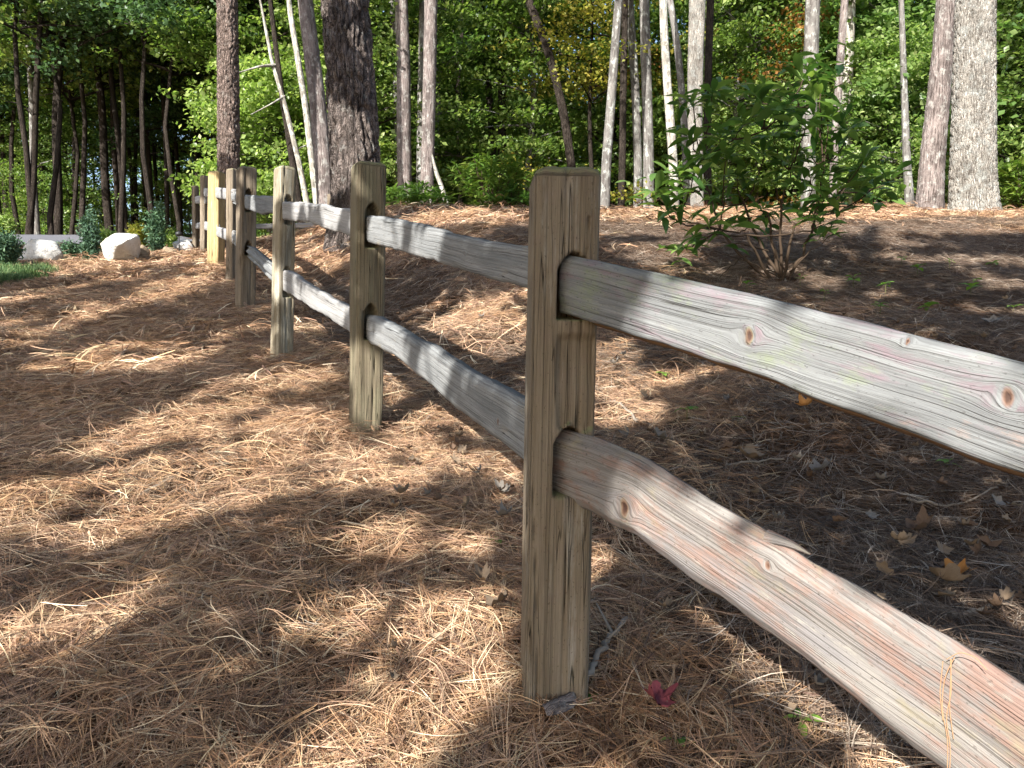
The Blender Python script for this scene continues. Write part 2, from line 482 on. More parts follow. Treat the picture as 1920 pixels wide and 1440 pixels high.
# ================================================================== PINE STRAW (uncountable)
def ribbon_set(n, rad, lmin, lmax, width, zspread, arc, curl, seed, flow, bundles=3):
    r = np.random.default_rng(seed)
    nb = n // bundles
    ang = r.normal(flow, .8, nb); pos = r.normal(0, rad * .5, (nb, 2)); z0 = np.abs(r.normal(0, zspread, nb))
    L = r.uniform(lmin, lmax, nb); cv = r.normal(0, curl, nb); ar = np.abs(r.normal(0, arc, nb)); tone = np.clip(r.normal(.5, .26, nb), 0, 1)
    tilt = r.normal(.02, .16, nb)
    i = np.repeat(np.arange(nb), bundles)
    N = len(i)
    a = ang[i] + r.normal(0, .09, N); cvv = cv[i] + r.normal(0, .4, N); arr = ar[i] * r.uniform(.6, 1.4, N)
    Ln = L[i] * r.uniform(.85, 1.05, N)
    S = 6
    t = np.linspace(0, 1, S)
    th = a[:, None] + cvv[:, None] * (t[None] ** 1.3)
    dx = np.cos(th) * Ln[:, None] / (S - 1); dy = np.sin(th) * Ln[:, None] / (S - 1)
    X = pos[i, 0][:, None] + np.cumsum(dx, 1) - dx[:, :1]; Y = pos[i, 1][:, None] + np.cumsum(dy, 1) - dy[:, :1]
    X -= (np.cos(a) * Ln * .5)[:, None]; Y -= (np.sin(a) * Ln * .5)[:, None]
    Z = z0[i][:, None] + arr[:, None] * np.sin(t * math.pi)[None] + tilt[i][:, None] * Ln[:, None] * (t[None] - .5) + .004
    wd = width * r.uniform(.7, 1.25, N)[:, None] * np.array([.8, 1, 1, 1, .9, .35])[None]
    roll = r.uniform(-.9, .9, N)[:, None]
    nx = -np.sin(th) * np.cos(roll); ny = np.cos(th) * np.cos(roll); nz = np.sin(roll) + 0 * th
    A = np.stack([X - nx * wd / 2, Y - ny * wd / 2, Z - nz * wd / 2], -1)
    B = np.stack([X + nx * wd / 2, Y + ny * wd / 2, Z + nz * wd / 2], -1)
    V = np.stack([A, B], 2)                       # N,S,2,3
    base = (np.arange(N) * S * 2)[:, None]
    k = np.arange(S - 1)[None] * 2
    F = np.stack([base + k, base + k + 1, base + k + 3, base + k + 2], -1).reshape(-1, 4)
    tn = np.clip(tone[i] + r.normal(0, .08, N), 0, 1)
    g = np.zeros((N, S, 2, 3)); g[..., 0] = tn[:, None, None]
    return V.reshape(-1, 3), F, g.reshape(-1, 3)

def proto_collection(name, specs):
    c = bpy.data.collections.new(name)
    for k, (V, F, g, mat) in enumerate(specs):
        me = mesh('%s_tuft' % name, V, F, mat, True, {'gc': ('FLOAT_VECTOR', g)})
        o = bpy.data.objects.new('%s_tuft_%02d' % (name, k), me)
        c.objects.link(o)
    return c

def scatter(name, coll, P, ROT, SCL, IDX):
    me = bpy.data.meshes.new(name)
    me.vertices.add(len(P)); me.vertices.foreach_set('co', np.asarray(P, np.float32).ravel())
    for an, ty, arr in (('rot', 'FLOAT_VECTOR', ROT), ('scl', 'FLOAT', SCL), ('idx', 'INT', IDX)):
        a = me.attributes.new(an, ty, 'POINT')
        a.data.foreach_set('vector' if ty == 'FLOAT_VECTOR' else 'value', np.asarray(arr, np.int32 if ty == 'INT' else np.float32).ravel())
    o = link(name, me, kind='stuff')
    ng = bpy.data.node_groups.new(name + '_scatter', 'GeometryNodeTree')
    ng.interface.new_socket('Geometry', in_out='INPUT', socket_type='NodeSocketGeometry')
    ng.interface.new_socket('Geometry', in_out='OUTPUT', socket_type='NodeSocketGeometry')
    N = ng.nodes; L = ng.links
    gi = N.new('NodeGroupInput'); go_ = N.new('NodeGroupOutput')
    ci = N.new('GeometryNodeCollectionInfo'); ci.inputs[0].default_value = coll
    ci.inputs[1].default_value = True; ci.inputs[2].default_value = True
    ip = N.new('GeometryNodeInstanceOnPoints'); ip.inputs['Pick Instance'].default_value = True
    def na(nm, ty):
        a = N.new('GeometryNodeInputNamedAttribute'); a.data_type = ty; a.inputs[0].default_value = nm
        return a.outputs[0]
    er = N.new('FunctionNodeEulerToRotation')
    L.new(na('rot', 'FLOAT_VECTOR'), er.inputs[0]); L.new(er.outputs[0], ip.inputs['Rotation'])
    L.new(na('scl', 'FLOAT'), ip.inputs['Scale']); L.new(na('idx', 'INT'), ip.inputs['Instance Index'])
    L.new(gi.outputs[0], ip.inputs['Points']); L.new(ci.outputs[0], ip.inputs['Instance']); L.new(ip.outputs[0], go_.inputs[0])
    md = o.modifiers.new('scatter', 'NODES'); md.node_group = ng
    return o

specs = []
for k in range(7):
    specs.append((*ribbon_set(285, .26, .09, .165, .0012, .010, .004, .32, 100 + k, k * .9), NEEDLE_W))
for k in range(5):
    specs.append((*ribbon_set(270, .26, .09, .16, .0012, .008, .004, .32, 200 + k, k * 1.3), NEEDLE_G))
for k in range(3):   # loose arching needles that stand up
    specs.append((*ribbon_set(45, .2, .12, .19, .0012, .012, .024, .8, 300 + k, k * 1.3), NEEDLE_W))
for k in range(2):
    specs.append((*ribbon_set(45, .2, .13, .21, .0015, .012, .022, .9, 320 + k, k * 1.3), NEEDLE_G))
# far, coarser
for k in range(3):
    specs.append((*ribbon_set(120, .4, .14, .26, .0042, .012, .016, .9, 400 + k, k * 1.1), NEEDLE_W))
straw = proto_collection('pine_straw', specs)

def gnormal(x, y, e=.12):
    dx = (G(x + e, y) - G(x - e, y)) / (2 * e); dy = (G(x, y + e) - G(x, y - e)) / (2 * e)
    return dx, dy

pts = []
r = np.random.default_rng(5)
def band(y0, y1, dens):
    A = (y1 - y0) * ((y0 + y1) * .70 + 1.0)
    n = int(A * dens)
    y = r.uniform(y0, y1, n); x = r.uniform(-1, 1, n) * (y * .70 + .5)
    return x, y
for (y0, y1, dens, far) in [(.35, 1.2, 95, 0), (1.2, 2.5, 85, 0), (2.5, 4.5, 72, 0), (4.5, 7, 56, 0), (7, 10, 38, 0), (4, 8, 6, 1), (8, 16.5, 17, 1)]:
    x, y = band(y0, y1, dens)
    keep = ~in_lawn(x, y)
    keep &= ~((x < -4.6) & (y > 11.7))
    x = x[keep]; y = y[keep]
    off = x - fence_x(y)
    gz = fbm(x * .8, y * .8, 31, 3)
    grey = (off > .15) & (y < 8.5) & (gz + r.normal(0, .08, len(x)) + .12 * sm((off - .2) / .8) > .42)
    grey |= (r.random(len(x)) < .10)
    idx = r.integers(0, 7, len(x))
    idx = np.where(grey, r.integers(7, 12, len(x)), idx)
    if far:
        idx = np.where(grey, r.integers(7, 12, len(x)), r.integers(17, 20, len(x)))
    loose = r.random(len(x)) < .09
    if not far:
        idx = np.where(loose, np.where(grey, r.integers(15, 17, len(x)), r.integers(12, 15, len(x))), idx)
    keep2 = ~(grey & (r.random(len(x)) < .35))
    pts.append((x[keep2], y[keep2], idx[keep2]))
x = np.concatenate([p[0] for p in pts]); y = np.concatenate([p[1] for p in pts]); idx = np.concatenate([p[2] for p in pts])
dx, dy = gnormal(x, y)
yaw = r.uniform(0, 2 * math.pi, len(x))
# rotation = align +Z to normal after yaw; as small-angle euler XYZ with yaw applied first
rot = np.zeros((len(x), 3))
for k in range(len(x)):
    nrm = Vector((-dx[k], -dy[k], 1)).normalized()
    q = Vector((0, 0, 1)).rotation_difference(nrm) @ Euler((0, 0, yaw[k])).to_quaternion()
    rot[k] = q.to_euler()
lump = .018 * fbm(x * 3, y * 3, 77, 2)
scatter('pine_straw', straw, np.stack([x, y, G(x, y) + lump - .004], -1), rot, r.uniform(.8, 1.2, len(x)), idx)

# grass tufts on the lawn
gs = []
for k in range(3):
    V, F, g = ribbon_set(120, .12, .05, .10, .004, .01, .01, .8, 500 + k, 0, 1)
    rr = np.random.default_rng(900 + k)
    # stand the blades up
    V = V.reshape(-1, 6, 2, 3)
    b = V[:, :1].copy(); d = V - b
    d[..., 2] = np.abs(d[..., 2]) + np.linalg.norm(d[..., :2], axis=-1) * .9; d[..., :2] *= .5
    V = (b + d).reshape(-1, 3)
    gs.append((V, F, g, GRASS))
gc_ = proto_collection('grass', gs)
n = 2600
x = r.uniform(-7.8, -4.0, n); y = r.uniform(5.2, 8.9, n)
k_ = in_lawn(x, y); x = x[k_]; y = y[k_]
scatter('grass', gc_, np.stack([x, y, G(x, y) + .015], -1), np.stack([0 * x, 0 * x, r.uniform(0, 6.28, len(x))], -1), r.uniform(.7, 1.1, len(x)), r.integers(0, 3, len(x)))

# ================================================================== FENCE
fence = thing('split_rail_fence', 'weathered two-rail split rail fence of square posts running back up the pine straw slope', 'fence', (0.1, 1.42, Gf(.1, 1.42)))
FL = Vector(fence.location)

def plane_hit(px, py, A, B):
    d = ray(px, py)
    ab = Vector((B[0] - A[0], B[1] - A[1])); n = Vector((-ab.y, ab.x)).normalized()
    t = (n.x * A[0] + n.y * A[1]) / (n.x * d.x + n.y * d.y)
    p = Vector((0, 0, CAMZ)) + d * t
    s = ((p.x - A[0]) * ab.x + (p.y - A[1]) * ab.y) / ab.length
    return s, p.z

def rail(A, B, top, bot, mat, parent, thick=.04, knots=(), seed=0, res=.006, ext0=.0, ext1=.0, label=None, edge=.003, name='rail', round_=.22, wave=.0035, under=0.):
    A = Vector(A[:2]); B = Vector(B[:2])
    ab = (B - A).normalized(); nrm = Vector((-ab.y, ab.x))
    if nrm.dot(-A) < 0:
        nrm = -nrm               # towards the camera
    T = sorted(plane_hit(px, py, A, B) for px, py in top)
    Bt = sorted(plane_hit(px, py, A, B) for px, py in bot)
    s0 = max(min(T[0][0], T[-1][0]), -9); s0 = min(T[0][0], Bt[0][0]) - ext0; s1 = max(T[-1][0], Bt[-1][0]) + ext1
    nS = max(12, int((s1 - s0) / res)); S = np.linspace(s0, s1, nS)
    def interp(P, S):
        xs = np.array([p[0] for p in P]); zs = np.array([p[1] for p in P])
        z = np.interp(S, xs, zs)
        lo = S < xs[0]; z[lo] = zs[0] + (S[lo] - xs[0]) * (zs[1] - zs[0]) / (xs[1] - xs[0])
        hi = S > xs[-1]; z[hi] = zs[-1] + (S[hi] - xs[-1]) * (zs[-1] - zs[-2]) / (xs[-1] - xs[-2])
        k = max(1, int(.02 / res))
        zz = np.pad(z, k, mode='edge')
        return np.convolve(zz, np.ones(2 * k + 1) / (2 * k + 1), 'valid')
    zt = interp(T, S) + edge * 2 * (fbm(S * 14, S * 0, seed) - .47)
    zcen = (interp(T, S) + interp(Bt, S)) / 2
    zb = interp(Bt, S) + edge * 2.5 * (fbm(S * 17, S * 0, seed + 4) - .47)
    h = zt - zb
    K = [(*plane_hit(px, py, A, B), rk) for px, py, rk in knots]
    nf = max(6, int(h.mean() / res)); nb = 5
    # cross-section parameter: front f in 0..1 top to bottom, then bottom edge, back, top edge
    cols = []
    rc = thick * round_
    def front(f):
        z = zt + (zb - zt) * f
        # rounding of arrises
        e = np.minimum(f, 1 - f) * h
        q = np.clip(1 - e / rc, 0, 1)
        off = -rc * np.where(f < .5, 1., .8) * np.maximum(0, q - .04)
        psi = z - zcen; kn = np.zeros_like(z); bumpk = np.zeros_like(z)
        psi = psi + .022 * (fbm(S * 2.2, z * 5, seed + 21, 2) - .37) + .003 * (vn(S * 9, z * 22, seed + 22) - .5)
        for (ks, kz, kr) in K:
            ds = S - ks; dz = z - kz
            r2 = (ds / 1.5) ** 2 + dz ** 2 + 1e-7
            psi = psi + dz * (-np.minimum(kr * kr / r2, 1.0)) * np.exp(-np.sqrt(r2) / (kr * 5)) * 1.0
            r_ = np.sqrt(r2)
            rk = np.sqrt((ds * 1.25) ** 2 + (dz / 1.5) ** 2)
            kn = np.maximum(kn, np.exp(-(rk / (kr * .6)) ** 2))
            bumpk = bumpk + .22 * kr * np.exp(-(r_ / (kr * 1.8)) ** 2) - .28 * kr * np.exp(-(r_ / (kr * .45)) ** 2)
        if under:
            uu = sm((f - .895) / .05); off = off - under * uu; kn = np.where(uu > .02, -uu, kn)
        u = S
        d = wave * (fbm(u * 4, z * 10, seed + 8, 3) - .45) + .0016 * (vn(u * 5, psi * 170, seed + 2) - .5) + .0022 * (vn(u * 3, psi * 55, seed + 3) - .5)
        return z, off + d + bumpk, psi, kn
    V = []; GC = []
    for j in range(nf + 1):
        f = j / nf
        z, off, psi, kn = front(f)
        V.append(np.stack([A.x + ab.x * S + nrm.x * off, A.y + ab.y * S + nrm.y * off, z], -1))
        GC.append(np.stack([S, psi, kn], -1))
    bk = thick * (1 + .25 * (fbm(S * 3, S * 0, seed + 9) - .5))
    for j in range(nb + 1):                         # back, bottom to top
        f = j / nb
        q = abs(f - .5) * 2
        o_ = -bk + rc * .9 * q ** 4
        z = zb + h * (.02 + .96 * f)
        V.append(np.stack([A.x + ab.x * S + nrm.x * o_, A.y + ab.y * S + nrm.y * o_, z], -1))
        GC.append(np.stack([S, z - zcen + 1.7, 0 * S], -1))
    nv = len(V)
    V = np.stack(V, 1); GC = np.stack(GC, 1)
    F = grid_faces(nS, nv, True)
    Vf = V.reshape(-1, 3); Gf_ = GC.reshape(-1, 3)
    # end caps as fans
    cap = []
    V2 = list(Vf); G2 = list(Gf_)
    V2 += [V[0].mean(0), V[-1].mean(0)]; G2 += [GC[0].mean(0), GC[-1].mean(0)]
    c0 = len(Vf); c1 = c0 + 1
    tri = []
    for j in range(nv):
        j2 = (j + 1) % nv
        tri.append((c0, j2, j, j)); tri.append((c1, (nS - 1) * nv + j, (nS - 1) * nv + j2, (nS - 1) * nv + j2))
    Fl = [tuple(f) for f in F.tolist()] + [t[:3] for t in tri]
    me = mesh(name, np.array(V2) - np.array(FL if parent == fence else parent.location)[None], Fl, mat, True, {'gc': ('FLOAT_VECTOR', np.array(G2))})
    # sharp-ish look handled by geometry
    o = link(name, me, parent, label=label)
    return o

def post(cx, cy, zb, zt, wa, wb, yaw, mat, parent, slots=(), res=.006, seed=0, lean=(0, 0), label=None, special=None, taper=.0):
    """wa: width of the face turned to the camera (slotted), wb: depth; yaw: angle of slotted face normal from -y towards +x"""
    per = 2 * (wa + wb); n = max(24, int(per / res)) // 4 * 4
    # perimeter points, rounded rectangle
    rc = .013
    t = np.linspace(0, 1, n, endpoint=False) * per
    a = np.zeros(n); b = np.zeros(n); fa = np.zeros((n, 2))
    for i, q in enumerate(t):
        if q < wa: a[i] = -wa / 2 + q; b[i] = -wb / 2; fa[i] = (0, -1)
        elif q < wa + wb: a[i] = wa / 2; b[i] = -wb / 2 + (q - wa); fa[i] = (1, 0)
        elif q < 2 * wa + wb: a[i] = wa / 2 - (q - wa - wb); b[i] = wb / 2; fa[i] = (0, 1)
        else: a[i] = -wa / 2; b[i] = wb / 2 - (q - 2 * wa - wb); fa[i] = (-1, 0)
    # round the arrises
    ex = np.maximum(0, np.abs(a) - (wa / 2 - rc)); ey = np.maximum(0, np.abs(b) - (wb / 2 - rc))
    l = np.hypot(ex, ey); f = np.where(l > rc, rc / np.maximum(l, 1e-6), 1)
    a = np.sign(a) * (np.minimum(np.abs(a), wa / 2 - rc) + ex * f); b = np.sign(b) * (np.minimum(np.abs(b), wb / 2 - rc) + ey * f)
    nz = max(16, int((zt - zb) / res)); zz = np.linspace(zb, zt - .012, nz)
    rows = []; gcs = []
    for z in zz:
        hrel = z
        wob = 1 + taper * (z - zb) / (zt - zb) + .035 * (vn(z * 3.1, t * 0 + seed, seed) - .5)
        groove = .0028 * (fbm(t * 60, z * 1.6 + 0 * t, seed + 1, 3) - .45) + .0016 * (vn(t * 220, z * 6 + 0 * t, seed + 2) - .5)
        broad = .007 * (fbm(t * 14, z * 2.5 + 0 * t, seed + 6, 2) - .37)
        crk = vn(t * 34 + .4 * np.sin(z * 5 + seed), z * .9 + 0 * t, seed + 12)
        groove = groove - .009 * np.exp(-((crk - .5) / .04) ** 2) * (vn(t * 20, z * 2 + 0 * t, seed + 13) > .45)
        d = groove + broad
        aa = a * wob + fa[:, 0] * d; bb = b * wob + fa[:, 1] * d
        kk = 0 * t
        for (z0, z1, sw, sx) in slots:
            top_arch = z1 - np.minimum(.05, (np.abs(a - sx) / (sw / 2)) ** 2 * .028)
            ins = sm((sw / 2 + .003 - np.abs(a - sx)) / .006) * sm((top_arch - z) / .008) * sm((z - z0) / .008)
            isf = (fa[:, 1] < -.5)
            bb = np.where(isf, bb + ins * wb * .62, bb)
            isr = (fa[:, 1] > .5)
            bb = np.where(isr, bb - ins * wb * .3, bb)
        if special:
            aa, bb = special(a, aa, bb, fa, z)
        rows.append(np.stack([aa, bb, np.full(n, z)], -1))
        gcs.append(np.stack([np.full(n, z), t, kk], -1))
    # chamfered top
    for (sc_, dz) in ((.965, -.005), (.90, .003), (.72, .009), (.4, .012), (.04, .013)):
        last = rows[nz - 1]
        rg = last.copy(); rg[:, :2] = last[:, :2] * sc_; rg[:, 2] = zt + dz + .004 * (vn(last[:, 0] * sc_ * 70, last[:, 1] * sc_ * 70, seed) - .5)
        rows.append(rg); gcs.append(np.stack([np.full(n, zt * .1) + rg[:, 0] * .2, rg[:, 1] + .3, 0 * t], -1))
    V = np.array(rows); g = np.array(gcs)
    # rotate and lean
    ca, sa = math.cos(yaw), math.sin(yaw)
    X = V[..., 0] * ca - V[..., 1] * sa; Y = V[..., 0] * sa + V[..., 1] * ca
    zr = V[..., 2] - zb
    X = X + cx + lean[0] * zr; Y = Y + cy + lean[1] * zr
    P = np.stack([X, Y, V[..., 2]], -1).reshape(-1, 3)
    F = grid_faces(len(rows), n, True)
    me = mesh('post', P - np.array(parent.location)[None], F, mat, True, {'gc': ('FLOAT_VECTOR', g.reshape(-1, 3))})
    return link('post', me, parent, label=label)

def hgt(px, py, D):
    return at(px, py, D).z

def special1(a, aa, bb, fa, z):
    # split-away strip on the slotted face under the upper rail
    isf = fa[:, 1] < -.5
    zt_, zb_ = Z1a - .02, Z1b + .13
    jag = .012 * (vn(a * 90, 0 * a + z * 5, 5) - .5)
    m_ = sm((a - (-.014 + .004 * math.sin(z * 18))) / .008) * sm((z - (zb_ + jag * 2)) / .006) * sm((zt_ - z) / .02) * sm((.058 - a) / .01 + .6)
    bb = np.where(isf, bb + .011 * m_ * (1 + .3 * np.sin(z * 40)), bb)
    # lower part: shallow split line
    m2 = np.exp(-((a - .012) / .0022) ** 2) * sm((Z1b - .02 - z) / .03)
    bb = np.where(isf, bb + .004 * m2, bb)
    return aa, bb

# posts: (top centre px, top row, base centre px, base row, visible width px, share of left face, material, slots rows)
PD = [
    (1061, 317, 1037, 1310, 138, 7, 'post1'),
    (688, 309, 682, 825, 67, 17, 'post2'),
    (531, 315, 525, 676, 44, 30, 'post3'),
    (460, 315, 457, 585, 38, 20, 'postg'),
    (434, 318, 433, 535, 24, 45, 'postg'),
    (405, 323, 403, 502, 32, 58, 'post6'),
    (382, 330, 382, 480, 17, 40, 'postg'),
    (365, 349, 366, 473, 14, 40, 'postg'),
]
POSTS = []
for (tx, tr, bx, br, wpx, left, mt) in PD:
    th = math.atan((br - 720) / FPX) + PITCH
    D = .968 / (.203 + math.tan(th))
    p = at((tx + bx) / 2, 700, D); pt = at(tx, tr, D); pb = at(bx, br, D)
    POSTS.append([pb.x, D, pb.z, pt.x, pt.z, wpx * D / FPX, left, mt])
P1 = POSTS[0]; P2 = POSTS[1]; P3 = POSTS[2]; P4 = POSTS[3]; P5 = POSTS[4]; P6 = POSTS[5]; P7 = POSTS[6]; P8 = POSTS[7]
def c2(P):
    return ((P[0] + P[3]) / 2, P[1])
C = [c2(P) for P in POSTS]
R0 = (.575, .84)                               # where the near panel leaves the frame
Z1a = hgt(1075, 600, P1[1]); Z1b = hgt(1060, 935, P1[1])
slot_rows = [
    [(1080, 482, 606), (1070, 812, 940)],
    [(684, 388, 470), (684, 575, 640)],
    [(536, 370, 425), (532, 503, 560)],
    [(464, 358, 400), (462, 455, 480)],
    [(434, 357, 385), (434, 432, 450)],
    [], [], [],
]
POST_LABELS = ['nearest brown square post with rounded mossy top and deep cracks', 'second post, olive brown with dark cracks', 'slim pale post with vertical grooves', None, None, 'yellowish post standing in full sun', None, None]
for k, P in enumerate(POSTS):
    bx, D, bz, tx, tz, wv, left, mt = P
    l = R(left)
    wdt = wv / (math.cos(l) + math.sin(l) * .95)
    tocam = math.atan2(-(bx), D)               # angle of the direction to the camera, from -y towards +x
    yaw = tocam + l
    sl = []
    for (px, r0, r1) in slot_rows[k]:
        z1 = hgt(px, r0, D) + .012; z0 = hgt(px, r1, D) + (z1 - hgt(px, r1, D)) * .04
        sl.append((z0, z1, .046 if k else .056, .0 if k else .014))
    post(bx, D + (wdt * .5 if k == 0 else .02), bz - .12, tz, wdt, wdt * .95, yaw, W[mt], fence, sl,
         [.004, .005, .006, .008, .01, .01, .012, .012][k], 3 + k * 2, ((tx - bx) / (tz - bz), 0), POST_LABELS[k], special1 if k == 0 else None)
P1y = P1[1]

# rails of the near panel (traced outlines on their own vertical plane)
A = (P1[3] - .0, P1y + .02)
B = (R0[0], R0[1])
rail(A, B, [(1062, 477), (1130, 491), (1250, 517), (1400, 550), (1560, 590), (1700, 627), (1920, 682), (2080, 720)],
     [(1062, 600), (1160, 632), (1290, 676), (1450, 726), (1520, 764), (1600, 792), (1750, 850), (1920, 912), (2080, 968)],
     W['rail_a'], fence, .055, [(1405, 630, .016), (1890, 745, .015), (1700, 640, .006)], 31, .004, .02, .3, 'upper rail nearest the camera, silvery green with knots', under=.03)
rail(A, B, [(1044, 806), (1110, 822), (1200, 862), (1320, 940), (1420, 1000), (1480, 1040), (1600, 1108), (1760, 1198), (1920, 1302), (2080, 1400)],
     [(1044, 937), (1110, 970), (1190, 1012), (1215, 1038), (1240, 1054), (1330, 1116), (1480, 1224), (1620, 1340), (1760, 1454), (1920, 1584), (2080, 1712)],
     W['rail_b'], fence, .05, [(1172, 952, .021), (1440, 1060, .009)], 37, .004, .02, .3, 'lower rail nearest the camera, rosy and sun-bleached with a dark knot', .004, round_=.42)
sa, sza = plane_hit(1425, 1006, A, B); sb, szb = plane_hit(1505, 1047, A, B)
abv = (Vector(B) - Vector(A)).normalized(); nv_ = Vector((-abv.y, abv.x)); nv_ = nv_ if nv_.dot(-Vector(A)) > 0 else -nv_
t_ = np.linspace(0, 1, 8)
sp = np.stack([A[0] + abv.x * (sa + (sb - sa) * t_) - nv_.x * .02, A[1] + abv.y * (sa + (sb - sa) * t_) - nv_.y * .02, sza - .004 + (szb - sza + .006) * t_ + .003 * np.sin(t_ * 3)], -1)
V, F, g = tube(sp - np.array(FL), np.linspace(.012, .0015, 8), 8); g[:, 1] += .4
mb = MB(); mb.add(V, F, g); link('splinter', mb.mesh('splinter', W['rail_b']), fence)
# rails P2 - P1
A2 = (C[1][0], C[1][1] - .0); B2 = (C[0][0], C[0][1] + .05)
rail(A2, B2, [(672, 404), (700, 404), (740, 410), (790, 420), (840, 437), (900, 450), (985, 461), (1010, 466)],
     [(672, 452), (700, 457), (740, 468), (790, 483), (850, 500), (880, 512), (950, 530), (985, 541), (1010, 548)],
     W['rail_c'], fence, .04, [(872, 476, .006)], 41, .006, .03, .05, 'upper rail between the two nearest posts, blue grey', .004)
rail(A2, B2, [(674, 588), (700, 592), (735, 612), (770, 635), (800, 645), (850, 680), (900, 710), (985, 757), (1010, 770)],
     [(674, 638), (700, 648), (740, 672), (790, 712), (850, 765), (900, 805), (985, 871), (1010, 890)],
     W['rail_c'], fence, .05, [(935, 790, .011)], 43, .006, .03, .05, 'lower rail between the two nearest posts', .004, round_=.3)
# rails P3 - P2
A3 = C[2]; B3 = C[1]
rail(A3, B3, [(530, 377), (560, 379), (600, 382), (620, 387), (650, 390), (670, 394)],
     [(528, 411), (550, 414), (575, 416), (600, 425), (650, 441), (670, 448)],
     W['rail_d'], fence, .04, [], 47, .008, .02, .03, None, .006)
rail(A3, B3, [(526, 505), (545, 510), (570, 530), (600, 548), (620, 560), (650, 574), (670, 583)],
     [(518, 541), (545, 552), (575, 573), (600, 588), (640, 614), (670, 634)],
     W['rail_d'], fence, .04, [], 49, .008, .02, .03, None, .006)
# rails P4 - P3
A4 = C[3]; B4 = C[2]
rail(A4, B4, [(458, 365), (480, 366), (505, 367), (525, 370)], [(458, 391), (475, 397), (488, 402), (505, 399), (525, 404)], W['rail_c'], fence, .04, [], 53, .012, .02, .02)
rail(A4, B4, [(458, 460), (470, 465), (485, 478), (505, 495), (525, 510)], [(458, 478), (470, 490), (485, 504), (505, 525), (525, 545)], W['rail_c'], fence, .05, [], 55, .012, .02, .02, round_=.9)
# rails P5 - P4
rail(C[4], C[3], [(430, 356), (440, 356), (455, 360)], [(428, 378), (440, 384), (455, 392)], W['rail_c'], fence, .05, [], 57, .014, .02, .02, round_=.9)
rail(C[4], C[3], [(432, 433), (440, 434), (455, 452)], [(432, 450), (440, 462), (455, 480)], W['rail_c'], fence, .05, [], 58, .014, .02, .02, round_=.9)
# rails P6 - P5
rail(C[5], C[4], [(400, 351), (415, 352), (436, 354)], [(400, 371), (415, 373), (436, 378)], W['rail_d'], fence, .05, [], 59, .016, .02, .02)
rail(C[5], C[4], [(390, 420), (405, 425), (436, 432)], [(390, 438), (405, 443), (436, 457)], W['rail_d'], fence, .05, [], 60, .016, .04, .02)
rail(C[6], C[5], [(378, 352), (405, 355)], [(378, 368), (405, 372)], W['rail_d'], fence, .05, [], 61, .018, .03, .02)
rail(C[6], C[5], [(378, 414), (405, 420)], [(378, 430), (405, 438)], W['rail_d'], fence, .05, [], 62, .018, .03, .02)
rail(C[7], C[6], [(362, 368), (382, 366)], [(362, 382), (382, 382)], W['rail_d'], fence, .05, [], 63, .02, .03, .02)
rail(C[7], C[6], [(360, 420), (382, 414)], [(360, 430), (382, 428)], W['rail_d'], fence, .05, [], 64, .02, .03, .02)

# a second fence crossing behind
bp = at(620, 365, 11.8)
back = thing('split_rail_fence', 'small stretch of grey split rail fence far behind, left of the thick pine trunk', 'fence', (bp.x, bp.y, Gf(bp.x, bp.y)))
for px, tr in ((620, 366), (472, 360)):
    q = at(px, tr, 11.8)
    post(q.x, 11.8, Gf(q.x, 11.8) - .15, q.z, .10, .10, .2, W['postg'], back, (), .015, 70 + px, (0, 0))
qa = at(472, 400, 11.8); qb = at(620, 400, 11.8)
rail(qa, qb, [(472, 420), (540, 418), (640, 417)], [(472, 430), (540, 428), (640, 428)], W['rail_d'], back, .05, [], 72, .02, .03, .02)
rail(qa, qb, [(472, 380), (540, 382), (625, 382)], [(472, 390), (540, 392), (625, 393)], W['rail_d'], back, .05, [], 73, .02, .03, .02)

# pine needles caught on the lower near rail
nb = MB()
hang = thing('pine_needles', 'bundle of long dry pine needles caught over the nearest lower rail', 'pine needles', at(1790, 1230, .93))
hl = np.array(hang.location)
for (pp) in ([(1790, 1232), (1770, 1270), (1765, 1330), (1778, 1385), (1776, 1450)], [(1782, 1236), (1785, 1300), (1772, 1345), (1783, 1400), (1780, 1455)],
             [(1768, 1240), (1762, 1300), (1768, 1350)], [(1775, 1236), (1800, 1222), (1830, 1232), (1850, 1256)], [(1784, 1236), (1780, 1330), (1788, 1385)]):
    pts3 = []
    for (px, py) in pp:
        # in front of the rail face
        s_, z_ = plane_hit(px, py, A, B)
        d = ray(px, py); ab = (Vector(B) - Vector(A)).normalized()
        q = Vector((A[0] + ab.x * s_, A[1] + ab.y * s_, z_))
        q = q + (Vector((0, 0, CAMZ)) - q).normalized() * .012
        pts3.append(q)
    pts3 = np.array([list(v) for v in pts3]); tt = np.linspace(0, len(pts3) - 1, 16)
    sm_ = np.stack([np.interp(tt, np.arange(len(pts3)), pts3[:, i]) for i in range(3)], -1)
    for _ in range(2):
        sm_[1:-1] = (sm_[:-2] + sm_[2:] + 2 * sm_[1:-1]) / 4
    V, F, g = tube(sm_ - hl, .0006, 5)
    g[:, 0] = .5
    nb.add(V, F, g)
hang.data = None
link('needle', nb.mesh('needle', NEEDLE_W), hang)

# ================================================================== TREES
def bark_disp(amp, fu, fv, seed):
    def f(TH, S, RR):
        u = S * fu; v = TH * RR.mean() * fv
        wp = (vn(u * .8, v * .5, seed) - .5) * 1.4
        d1, d2 = worley(v + wp, u + wp * .5, seed)
        e = np.clip((d2 - d1) * 3.2, 0, 1)
        return amp * (e - .7) + amp * .5 * (vn(u * 5, v * 5, seed) - .5)
    return f

